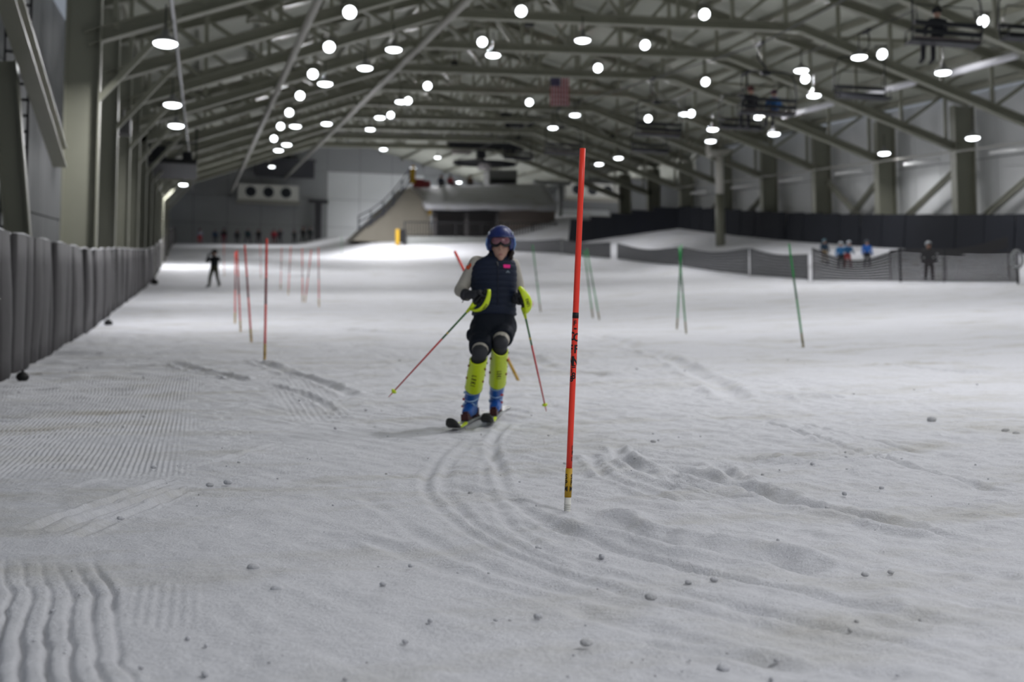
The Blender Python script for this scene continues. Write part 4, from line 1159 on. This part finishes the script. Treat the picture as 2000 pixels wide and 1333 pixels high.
far = [(390, 'stand', (.30, .32, .40), (.42, .03, .04), 'waiting skier in pale jacket and red trousers by the padded fence end'),
       (420, 'stand', (.02, .05, .10), (.015, .02, .04), 'waiting skier all in navy near the back wall'),
       (437, 'stand', (.012, .014, .02), (.20, .03, .06), 'waiting skier in black jacket with dark red trousers'),
       (463, 'stand', (.02, .022, .03), (.02, .02, .025), 'waiting skier in charcoal from head to foot'),
       (484, 'wide', (.012, .04, .05), (.02, .025, .03), 'waiting skier in dark teal jacket, legs apart'),
       (505, 'lean', (.02, .02, .028), (.03, .02, .03), 'waiting skier in dark clothes bending forward over poles'),
       (535, 'stand', (.30, .015, .03), (.10, .01, .02), 'waiting skier in red jacket near the back wall'),
       (546, 'lean', (.05, .05, .06), (.03, .03, .04), 'waiting skier in grey bending beside the red jacket'),
       (575, 'lean', (.06, .065, .07), (.02, .02, .02), 'waiting person in grey crouching under the fan unit'),
       (592, 'lean', (.02, .02, .025), (.01, .01, .015), 'waiting person in black crouching under the fan unit'),
       (606, 'stand', (.01, .02, .022), (.01, .012, .014), 'waiting person in black standing beside the dark pillar')]
for i, (px, po, j, pa, lab) in enumerate(far):
    p = aty(px, 477, 152 + (i % 3) * .7); p.z = gz(p.x, p.y)
    person(p, .3 * math.sin(i * 2.1), 1.62 + .1 * math.sin(i * 3.7), po, j, pa, [(.02, .02, .02), (.3, .3, .32), (.02, .03, .06)][i % 3], lab)

# ------------------------------------------------------------------ nets
def net(pts, hts, nb, cover, label, sag=0.0, group=None, m=NET, posts=True, lean=0.0):
    """pts: base points, hts: heights; horizontal bands hung between posts"""
    t = thing('safety_net', label, 'net', pts[0], 0, group); o = Vector(pts[0]); n = 14
    P = []
    for k in range(n + 1):
        u = k / n * (len(pts) - 1); i = min(int(u), len(pts) - 2); f = u - i
        b = Vector(pts[i]).lerp(Vector(pts[i + 1]), f) - o; h = hts[i] * (1 - f) + hts[i + 1] * f - sag * math.sin(math.pi * f) ** 1.2
        b.z = gz(b.x + o.x, b.y + o.y) - o.z + .04
        P.append((b, h))
    for j in range(nb):
        f0 = j / nb; f1 = (j + cover) / nb
        if j == nb - 1: f1 = 1.0
        vs = []
        for b, h in P:
            vs += [b + Vector((0, 0, h * f0)), b + Vector((0, 0, h * f1))]
        th = Vector((.008, .012, 0)); k = len(vs); vs += [v + th for v in vs]
        fs = []
        for i in range(n):
            a = 2 * i; fs += [(a, a + 2, a + 3, a + 1), (k + a + 1, k + a + 3, k + a + 2, k + a), (a + 1, a + 3, k + a + 3, k + a + 1), (a, k + a, k + a + 2, a + 2)]
        MB().add(vs, fs).build('net_band', m, t)
    if posts:
        for i in (range(len(pts))):
            b = Vector(pts[i]) - o; MB().tube([b + Vector((0, 0, -.15)), b + Vector((0, 0, hts[i] + .05))], .022, 6).build('post', DARK, t)
    return t
def base(px, py): return hit(px, py)
def nsec(pix, nb, cover, label, sagpx=0, m=NET, **k):
    P = []; Hh = []
    for px, pyb, pyt in pix:
        p, D = hit(px, pyb); P.append(p); Hh.append((pyb - pyt) / FPX * D)
    D = hit(pix[0][0], pix[0][1])[1]
    return net(P, Hh, nb, cover, label, sagpx / FPX * D, m=m, **k)
nsec([(1588, 549, 486), (1758, 551, 488)], 9, .80, 'sagging black striped net section in front of the children', 22)
nsec([(1760, 551, 488), (1844, 552, 489), (1990, 553, 492)], 9, .80, 'long black striped net section beside the ring sign', 3)
nsec([(1466, 540, 486), (1578, 548, 498)], 8, .93, 'dark net section between the lone green gate and the sagging striped section', 6, m=NETG)
nsec([(1332, 521, 484), (1462, 539, 486)], 8, .93, 'dark net section behind the crossed green gates', 6, m=NETG)
nsec([(1206, 507, 476), (1326, 520, 484)], 8, .93, 'dark net section next to the tall orange gate, sagging in the middle', 7, m=NETG)
nsec([(1098, 496, 468), (1192, 506, 474)], 8, .95, 'dark net section right behind the tall orange gate', 4, m=NETG)
nsec([(990, 488, 466), (1096, 496, 468)], 7, .95, 'dark net section behind the skier helmet', 2, m=NETG)
# black wind cloth above the far striped net
P0, D0 = hit(1756, 546); P1, D1 = hit(1996, 548)
t = thing('shade_cloth', 'black cloth hung above the long striped net by the ring sign', 'cloth', P0)
mb = MB(); n = 16; vs = []
for k in range(n + 1):
    f = k / n; p = P0.lerp(P1, f) - P0 + fwd * 1.2; hb = (1.02 + .06 * math.sin(f * 7)) - .10 * math.sin(math.pi * f); ht = hb + .08 + .34 * f ** 1.5 
    vs += [p + Vector((0, 0, hb + .2)), p + Vector((0, 0, ht + .2)), p + Vector((0, .02, hb + .2)), p + Vector((0, .02, ht + .2))]
fs = []
for i in range(n):
    a = 4 * i; fs += [(a, a + 4, a + 5, a + 1), (a + 3, a + 7, a + 6, a + 2), (a + 1, a + 5, a + 7, a + 3), (a + 2, a + 6, a + 4, a)]
mb.add(vs, fs).build('cloth', NET, t)
for f in (0, .5, 1): 
    p = P0.lerp(P1, f) - P0 + fwd * 1.2; MB().tube([p + Vector((0, 0, -.4)), p + Vector((0, 0, 1.3))], .02, 6).build('post', DARK, t)
p, D = hit(1988, 556)
t = thing('ring_sign', 'white oval ring sign on a black post in front of the striped net', 'sign', p, FACE)
MB().tube([(0, 0, -.1), (0, 0, .55)], .03, 8).build('post', BLACK, t)
MB().tube([(.17 * math.cos(a), 0, .82 + .28 * math.sin(a)) for a in np.linspace(0, 2 * math.pi, 25)], .05, 8).build('ring', mat('ring_grey', (.30, .31, .31), .6), t, True)

# ------------------------------------------------------------------ chairlift
def chair_parts(t):
    fr = DARK
    pts = [(-1.05, .28, -.05), (-1.08, -.2, -.02), (-1.10, -.30, .5), (-1.08, -.24, 1.2), (-.98, -.12, 1.5), (-.8, -.05, 1.6), (.8, -.05, 1.6), (.98, -.12, 1.5), (1.08, -.24, 1.2), (1.10, -.30, .5), (1.08, -.2, -.02), (1.05, .28, -.05)]
    MB().tube(pts, .030, 8).build('bail_frame', fr, t, True)
    MB().tube([(0, -.05, 1.6), (-.04, -.04, 1.8), (-.30, 0, 2.1), (-.30, 0, 2.55), (-.22, 0, 2.65)], .036, 8).build('hanger', fr, t, True)
    MB().box((-.2, 0, 2.68), (.14, .5, .12)).build('rope_grip', fr, t)
    MB().box((0, .04, 1.58), (.35, .14, .16)).build('hanger_block', fr, t)
    for z in (.20, .46): MB().box((0, -.30, z), (2.1, .05, .13)).build('backrest_slat', DARK, t)
    MB().box((0, -.03, -.02), (2.1, .44, .07)).build('seat_pan', DARK, t)
    MB().box((0, -.27, .04), (2.1, .03, .05)).build('seat_edge', mat('seat_edge_grey', (.12, .10, .10), .6), t)
    for x in (-1.06, 1.06): MB().tube([(x, -.25, .30), (x, .2, .30), (x, .26, -.03)], .022, 6).build('armrest', fr, t, True)
    MB().tube([(-.95, -.28, .55), (-.9, -.10, 1.05), (.9, -.10, 1.05), (.95, -.28, .55)], .018, 6).build('restraint_bar', fr, t, True)
    return t
chair0 = None; hang = {1: [], 2: []}
def lift_chair(px, py, X, label, rope, flip=False):
    global chair0
    lo, hi = 20, 140
    for _ in range(40):
        m = (lo + hi) / 2
        if at(px, py, m).x < X: lo = m
        else: hi = m
    p = at(px, py, hi)
    if chair0 is None:
        chair0 = thing('lift_chair', label, 'lift chair', p); chair_parts(chair0); t = chair0
    else: t = dup(chair0, p, label)
    t.rotation_euler = (0, 0, math.pi if flip else 0)
    hang[rope].append(p + Vector(((.2 if flip else -.2), 0, 2.68)))
    return t, p
_, pA = lift_chair(1842, 84, 20.8, 'lift chair carrying a single dark figure', 1)
_, pC = lift_chair(1497, 222, 20.8, 'lift chair carrying two people, one in a blue jacket', 1)
_, pD = lift_chair(1284, 264, 20.8, 'empty lift chair beneath the trusses, next above the loaded pair on the same rope', 1)
lift_chair(1098, 300, 20.8, 'empty lift chair just behind the top of the tall orange gate', 1)
lift_chair(1686, 190, 25.4, 'empty lift chair hanging tilted before the white air duct', 2, True)
lift_chair(1450, 250, 25.4, 'empty lift chair showing just beneath the two riders', 2, True)
lift_chair(1271, 296, 25.4, 'empty lift chair showing under another empty chair', 2, True)
lift_chair(2022, 76, 25.4, 'lift chair cut by the frame edge beside the single rider', 2, True)
lift_chair(1012, 310, 23.5, 'empty lift chair arriving at the bullwheel', 2, True)
person(pA + Vector((-.18, .02, .02)), 0, 1.75, 'sit', (.02, .022, .026), (.012, .012, .014), (.02, .02, .02), 'dark-clad rider alone on the lift chair')
person(pC + Vector((-.62, .02, .02)), .1, 1.7, 'sit', (.016, .014, .02), (.012, .012, .014), (.12, .015, .02), 'lift rider in black with a dark red helmet beside the blue jacket')
person(pC + Vector((.32, .02, .02)), 0, 1.55, 'sit', (.02, .14, .40), (.012, .012, .014), (.10, .02, .06), 'lift rider in a bright blue jacket')
BW = hall(22.6, 113, 8.7); RW = 2.6
for k, xx, lab in ((1, 20.8, 'black haul rope carrying the loaded lift chairs'), (2, 25.4, 'black haul rope carrying the empty lift chairs')):
    hs = sorted(hang[k], key=lambda v: v.y); first = hs[0]
    pts = [Vector((first.x, 16, SLOPE * 16 + rel(first)))] + hs + [Vector((BW.x + (RW if k == 2 else -RW), BW.y, BW.z))]
    tag(MB().tube(pts, .028, 6).build('haul_rope', BLACK), lab, 'rope')
# top station: bullwheel and drive
tl = Matrix.Rotation(math.atan(SLOPE) , 3, 'X')
t = thing('bullwheel', 'large black spoked bullwheel of the chairlift above the hut', 'bullwheel', BW)
ring = lambda r, z, n=32: [tl @ Vector((r * math.cos(2 * math.pi * k / n), r * math.sin(2 * math.pi * k / n), z)) for k in range(n)]
MB().loft([ring(RW, -.14), ring(RW, .14), ring(RW - .28, .14), ring(RW - .28, -.14), ring(RW, -.14)], caps=False).build('rim', DARK, t, False)
for k in range(6):
    a = math.pi * k / 3 + .3; MB().beam(tl @ Vector((.3 * math.cos(a), .3 * math.sin(a), 0)), tl @ Vector(((RW - .2) * math.cos(a), (RW - .2) * math.sin(a), 0)), .2, .18).build('spoke', DARK, t)
MB().loft([ring(.55, -.5, 20), ring(.55, .3, 20)]).build('hub', mat('hub_grey', (.28, .26, .26), .5), t, True)
t = thing('lift_drive', 'dark lift machinery frame hanging over the bullwheel', 'lift machinery', BW + Vector((0, 0, .9)))
MB().box((0, 0, .55), (6.2, 1.2, .7)).build('frame_beam', DARK, t)
MB().box((-.3, 0, .0), (.7, .7, .9)).build('gearbox', DARK, t)
for x in (-2.2, 2.4): MB().beam((x, 0, .8), (x, 0, 3.4), .2, .2).build('hanger_post', STEEL, t)
MB().box((1.9, 0, .1), (.9, .8, .5)).build('motor', DARK, t)
MB().box((-1.9, .3, .05), (1.6, .3, .3)).build('pale_cover', mat('cover_pinkish', (.35, .31, .30), .6), t)
t = thing('sheave_frame', 'dark lattice frame with guide wheels of the lift beside the flag', 'lift machinery', aty(1060, 238, 100))
MB().beam((-3.2, 0, .3), (3.2, 0, 0), .25, .4).build('beam', DARK, t); MB().box((-1.9, 0, -.1), (1.2, .8, .9)).build('gearbox', DARK, t)
for x in (-2.6, -.8, .9, 2.6): MB().loft([[Vector((x + .3 * math.cos(2 * math.pi * k / 14), s, -.35 + .3 * math.sin(2 * math.pi * k / 14))) for k in range(14)] for s in (-.08, .08)]).build('guide_wheel', DARK, t)
for x in (-2.8, 2.9): MB().beam((x, 0, 0), (x, 0, 2.6), .16, .16).build('hanger_post', STEEL, t)
t = thing('lift_mast', 'grey latticed lift mast rising behind the hut roof', 'mast', aty(1078, 462, 129))
for x in (-.8, .8):
    MB().beam((x, 0, -1), (x, 0, 5.0), .35, .35).build('leg', mat('mast_grey', (.20, .205, .20), .5), t)
for z in (.6, 2.1, 3.5): MB().beam((-.8, 0, z), (.8, 0, z + 1.4), .14, .14).build('lattice_bar', mat('mast_grey', (.20, .205, .20), .5), t)
MB().box((0, 0, 5.1), (3.6, .6, .3)).build('crosshead', mat('mast_grey', (.20, .205, .20), .5), t)
p = hall(31.8, 82, 0); p.z = gz(p.x, p.y); topT = aty(1405, 300, 82)
t = thing('lift_tower', 'pale T-shaped lift tower standing before the dark fence end', 'lift tower', Vector((topT.x, 82, gz(topT.x, 82))))
Ht = topT.z - gz(topT.x, 82)
MB().tube([(0, 0, -.3), (0, 0, Ht * .55)], .30, 12).build('mast', STEEL, t, True)
MB().tube([(0, 0, Ht * .55), (0, 0, Ht)], [.26, .24], 12).build('upper_mast', mat('tower_pale_lit', (.78, .76, .70), .5), t, True)  # pale paint, lightened further to stand for a nearby lamp's light
MB().beam((-.9, -.6, Ht - .2), (1.0, .6, Ht + .25), .35, .35).build('crossarm', mat('tower_pale_lit', (.78, .76, .70), .5), t)
MB().box((-.95, -.6, Ht + .15), (.2, .3, .7)).build('end_bracket', mat('tower_pale_lit', (.78, .76, .70), .5), t)
# flag
t0 = aty(1093, 178, 70)
mb = MB(); w, h = .95, 1.55; n = 13
for i in range(n):
    x0, x1 = -w / 2 + w * i / n, -w / 2 + w * (i + 1) / n
    f = lambda x, z: .05 * math.sin(x * 7 + z * 2)
    for j in range(6):
        z0, z1 = h / 2 - h * j / 6, h / 2 - h * (j + 1) / 6
        mi = 2 if (i < 7 and j < 2) else (i % 2)
        mb.add([(x0, f(x0, z0), z0), (x1, f(x1, z0), z0), (x1, f(x1, z1), z1), (x0, f(x0, z1), z1)], [(3, 2, 1, 0)], mi)
mb2 = MB().beam((-w / 2 - .05, 0, h / 2), (w / 2 + .05, 0, h / 2), .04, .04)
t = thing('hanging_flag', 'red and white striped flag hanging upright from a truss', 'flag', t0, FACE)
fl = mb.build('cloth', [mat('flag_red', (.42, .05, .08), .7), mat('flag_white', (.50, .47, .48), .7), mat('flag_blue', (.10, .09, .16), .7)], t, True)
sm = fl.modifiers.new('thickness', 'SOLIDIFY'); sm.thickness = .01
mb2.build('pole', DARK, t)
for px, py, Y in ((888, 130, 75), (1197, 272, 95), (1033, 40, 60)):
    t = thing('speaker', 'small black loudspeaker hanging from a truss', 'speaker', aty(px, py, Y), 0, 'loudspeakers on the trusses')
    MB().box((0, 0, 0), (.42, .36, .5)).build('cabinet', BLACK, t); MB().loft([[Vector((.16 * math.cos(2 * math.pi * k / 12), y_, .16 * math.sin(2 * math.pi * k / 12))) for k in range(12)] for y_ in (-.22, -.17)]).build('cone', DARK, t); MB().tube([(0, 0, .25), (0, 0, .9)], .02).build('bracket', DARK, t)

# ------------------------------------------------------------------ top station hut
CRW = mat('hut_cream', (.30, .275, .225), .7, var=.08, scale=.8); HUTB = mat('hut_brown', (.30, .25, .22), .7, var=.15, scale=1.5); GREYW = mat('barrier_grey', (.28, .29, .28), .8, var=.08, scale=1)
A = aty(830, 470, 120)
hut = thing('lift_hut', 'top station hut with snow-covered sloping roof and cream ramp side', 'hut', (A.x, A.y, gz(A.x, A.y)))
ho = Vector(hut.location)
def prism(pix, Ya, Yb, name, m, par, off):
    f = [aty(a, b, Ya) - off for a, b in pix]; bk = [v + Vector((0, Yb - Ya, SLOPE * (Yb - Ya))) for v in f]; n = len(f)
    return MB().add(f + bk, [tuple(range(n)), tuple(range(2 * n - 1, n - 1, -1))] + [(i, n + i, n + (i + 1) % n, (i + 1) % n) for i in range(n)]).build(name, m, par)
prism([(690, 470), (800, 366), (836, 398), (848, 478)], 120, 127, 'ramp_side', CRW, hut, ho)
prism([(846, 396), (846, 476), (1086, 478), (1084, 398)], 123.5, 124, 'inner_wall', mat('hut_dark', (.16, .15, .15), .8), hut, ho)
prism([(975, 398), (975, 478), (1086, 478), (1084, 398)], 120, 120.4, 'front_wall', HUTB, hut, ho)
prism([(848, 404), (848, 414), (976, 414), (976, 404)], 119.6, 119.9, 'fascia', mat('fascia_dark', (.018, .022, .026), .6), hut, ho)
for px in (850, 912, 972): prism([(px - 3, 404), (px - 3, 476), (px + 3, 476), (px + 3, 404)], 119.7, 120, 'post', mat('hut_dark', (.16, .15, .15), .8), hut, ho)
a, b, c, d = aty(800, 364, 126) - ho, aty(1060, 360, 126) - ho, aty(1088, 402, 118.5) - ho, aty(832, 400, 118.5) - ho
mb = MB(); g1 = []
for j in range(9):
    for i in range(19):
        u, v = i / 18, j / 8; p = a.lerp(b, u).lerp(d.lerp(c, u), v); p.z += .14 * vnoise(np.array(u * 9.0), np.array(v * 4.0), 21) + .25 * math.sin(math.pi * v) * .6; g1.append(Vector(p))
nn = len(g1); fs = []
for j in range(8):
    for i in range(18): q = j * 19 + i; fs.append((q, q + 19, q + 20, q + 1))
bt = [v - Vector((0, 0, .45)) for v in g1]
fs2 = [tuple(nn + x for x in f[::-1]) for f in fs]
edge = [i for i in range(19)] + [19 * j + 18 for j in range(1, 9)] + [8 * 19 + i for i in range(17, -1, -1)] + [19 * j for j in range(7, 0, -1)]
fs3 = [(edge[k], edge[(k + 1) % len(edge)], nn + edge[(k + 1) % len(edge)], nn + edge[k]) for k in range(len(edge))]
mb.add(g1 + bt, fs + fs2 + fs3).build('snow_roof', SNOW, hut, True)
prism([(955, 332), (955, 362), (1010, 362), (1010, 332)], 127, 129.5, 'operator_cabin', mat('cabin_grey', (.22, .225, .215), .6), hut, ho)
prism([(958, 350), (958, 358), (1007, 358), (1007, 350)], 126.9, 127, 'cabin_window', BLACK, hut, ho)
prism([(838, 404), (838, 420), (843, 420), (843, 404)], 119.4, 119.8, 'yellow_post', mat('safety_yellow', (.55, .33, .02), .6), hut, ho)
# ramp railing
t = thing('ramp_railing', 'blue-grey stepped railing climbing the cream ramp of the hut', 'railing', aty(700, 452, 119.6)); o_ = Vector(t.location)
prp = [(700, 452), (724, 440), (748, 422), (768, 402), (785, 380), (800, 360)]
P1_ = [aty(a, b, 119.6) - o_ for a, b in prp]
BGR = mat('rail_bluegrey', (.06, .065, .085), .5)
for lift in (.25, .8, 1.3): MB().tube([p + Vector((0, 0, lift)) for p in P1_], .09 if lift < .3 else .06, 6).build('rail', BGR, t)
for p in P1_: MB().beam(p, p + Vector((0, 0, 1.35)), .1, .1).build('post', BGR, t)
tag(MB().box((0, 0, .55), (.42, .3, 1.3)).box((.05, 0, 1.3), (.30, .25, .35)).build('yellow_pad', mat('safety_yellow', (.55, .33, .02), .6), loc=aty(806, 356, 123)), 'yellow padded post at the top of the hut ramp', 'padding')
tag(MB().box((0, 0, .35), (.9, .5, .7)).box((.75, 0, .3), (.6, .4, .55)).build('red_crate', mat('crate_red', (.30, .04, .05), .6), loc=aty(817, 366, 124)), 'dark red crate beside the yellow post on the hut roof', 'crate')
for px, j, lab in ((862, (.02, .03, .05), 'lift attendant in navy standing on the hut roof'), (880, (.28, .03, .04), 'person in red jacket standing on the hut roof'), (918, (.09, .05, .03), 'person in brown jacket standing under the bullwheel')):
    person(aty(px, 378, 127.5), .2, 1.7, 'stand', j, (.02, .02, .025), (.02, .02, .02), lab)
# barrier and railing in front of the hut
t = thing('hut_railing', 'black mesh railing on the grey barrier in front of the hut', 'railing', aty(790, 464, 116)); o_ = Vector(t.location)
rp = [aty(px, 462 + (px - 790) * .006, 116) - o_ for px in (790, 840, 890, 940, 990, 1040, 1086)]
RL = mat('rail_black', (.03, .03, .032), .5)
for z in (1.22, .1): MB().tube([p + Vector((0, 0, z)) for p in rp], .05, 6).build('rail', RL, t)
for p in rp: MB().beam(p, p + Vector((0, 0, 1.25)), .12, .12).build('post', RL, t)
bars = []
for i in range(len(rp) - 1):
    for k in range(1, 9):
        p = rp[i].lerp(rp[i + 1], k / 9); bo = MB().beam((0, 0, .1), (0, 0, 1.2), .09, .04).build('bar', RL, t) if not bars else link('bar', bars[0].data, t); bo.location = p; bars.append(bo)
pts = [aty(775, 482, 115.5), aty(1004, 484, 115.5)]
t = tag(MB().beam(pts[0] + Vector((.6, 0, .2)), pts[1] + Vector((0, 0, .2)), .3, 1.3).build('snow_barrier', GREYW), 'low pale grey barrier wall below the hut railing', 'barrier')
t = thing('arrow_pad', 'black and yellow padded board at the end of the grey barrier', 'padding', aty(776, 478, 115))
MB().box((0, 0, .6), (.28, .3, 1.3)).build('yellow_side', mat('safety_yellow', (.55, .33, .02), .6), t); MB().box((.42, .2, .75), (.6, .3, 1.1)).build('black_side', BLACK, t)

# ------------------------------------------------------------------ back wall fittings
def fan_unit(px, py, Y, w, h, label):
    c = aty(px, py, Y); t = thing('fan_unit', label, 'fan unit', c)
    MB().box((0, 0, 0), (w, .8, h)).build('casing', mat('unit_pale', (.70, .70, .66), .5), t)
    MB().box((0, -.1, -h / 2 - .15), (w * 1.04, 1.1, .3)).build('drip_tray', mat('unit_tray', (.34, .33, .29), .5), t)
    for i in (-1, 0, 1):
        r = h * .34
        f = MB().loft([[Vector((i * w * .29 + r * math.cos(2 * math.pi * k / 20), y_, .05 + r * math.sin(2 * math.pi * k / 20))) for k in range(20)] for y_ in (-.46, -.38)]).build('fan', mat('fan_dark', (.03, .035, .045), .5), t)
        for b in range(4): MB().beam(Vector((i * w * .29, -.48, .05)), Vector((i * w * .29 + r * .9 * math.cos(b * math.pi / 2 + .4), -.48, .05 + r * .9 * math.sin(b * math.pi / 2 + .4))), .12, .03, Vector((0, 1, 0))).build('blade', DARK, f)
        MB().loft([[Vector((i * w * .29 + (r + dr) * math.cos(2 * math.pi * k / 20), y_, .05 + (r + dr) * math.sin(2 * math.pi * k / 20))) for k in range(20)] for dr, y_ in ((.0, -.47), (.10, -.47), (.10, -.38))], caps=False).build('fan_ring', mat('unit_pale', (.70, .70, .66), .5), t)
    return t
fan_unit(524, 378, 156.5, 6.6, 1.75, 'pale three-fan cooling unit on the back wall above the waiting skiers')
fan_unit(1155, 374, 155.5, 6.3, 1.7, 'pale three-fan cooling unit on the back wall behind the tall orange gate')
c = aty(1259, 444, 157.4); tw = (aty(1310, 444, 157.4) - aty(1208, 444, 157.4)).x
dr_ = MB().box((0, 0, 0), (tw, .2, 2.4)).build('door_1', mat('door_dark', (.012, .018, .024), .5), loc=c, kind='structure')
for z in (-.8, 0, .8): MB().box((0, -.12, z), (tw * .98, .04, .70)).build('door_panel', mat('door_dark', (.012, .018, .024), .5), dr_)
c = aty(621, 436, 157); tag(MB().box((0, 0, 0), (.7, .5, 4.6)).box((-.0, 0, 2.4), (2.2, .6, .3)).build('dark_pillar', mat('pillar_dark', (.045, .045, .05), .6), loc=c), 'dark pillar on the back wall beside the pale panels', 'pillar')
c = aty(556, 330, 156.8); tag(MB().box((0, 0, 0), (6.5, .5, 1.9)).box((0, -.3, .95), (6.8, .3, .2)).build('dark_bulkhead', mat('bulkhead', (.07, .072, .082), .7), loc=c), 'dark box-shaped bulkhead above the fan unit on the back wall', 'bulkhead')
tag(MB().beam(aty(590, 262, 118), aty(985, 270, 118), .4, .55).build('cross_girder', mat('girder_pale', (.24, .235, .225), .5)), 'pale level girder crossing the hall before the back wall', 'girder')
t = thing('catwalk', 'dark grated catwalk with boxes high on the fence side', 'catwalk', aty(338, 330, 74))
MB().box((0, 0, 0), (2.4, 4, .25)).build('grating', BLACK, t); MB().box((-.7, 0, .6), (.7, 1.2, .9)).build('machine_box', DARK, t); MB().box((.7, 0, .5), (.5, .8, .7)).build('machine_box', DARK, t)
for x in (-1.15, 1.15): MB().beam((x, -1.9, 0), (x, -1.9, 2.2), .08, .08).build('hanger_post', DARK, t)
MB().tube([(-1.2, -2, .95), (1.2, -2, .95)], .04, 6).build('handrail', DARK, t)
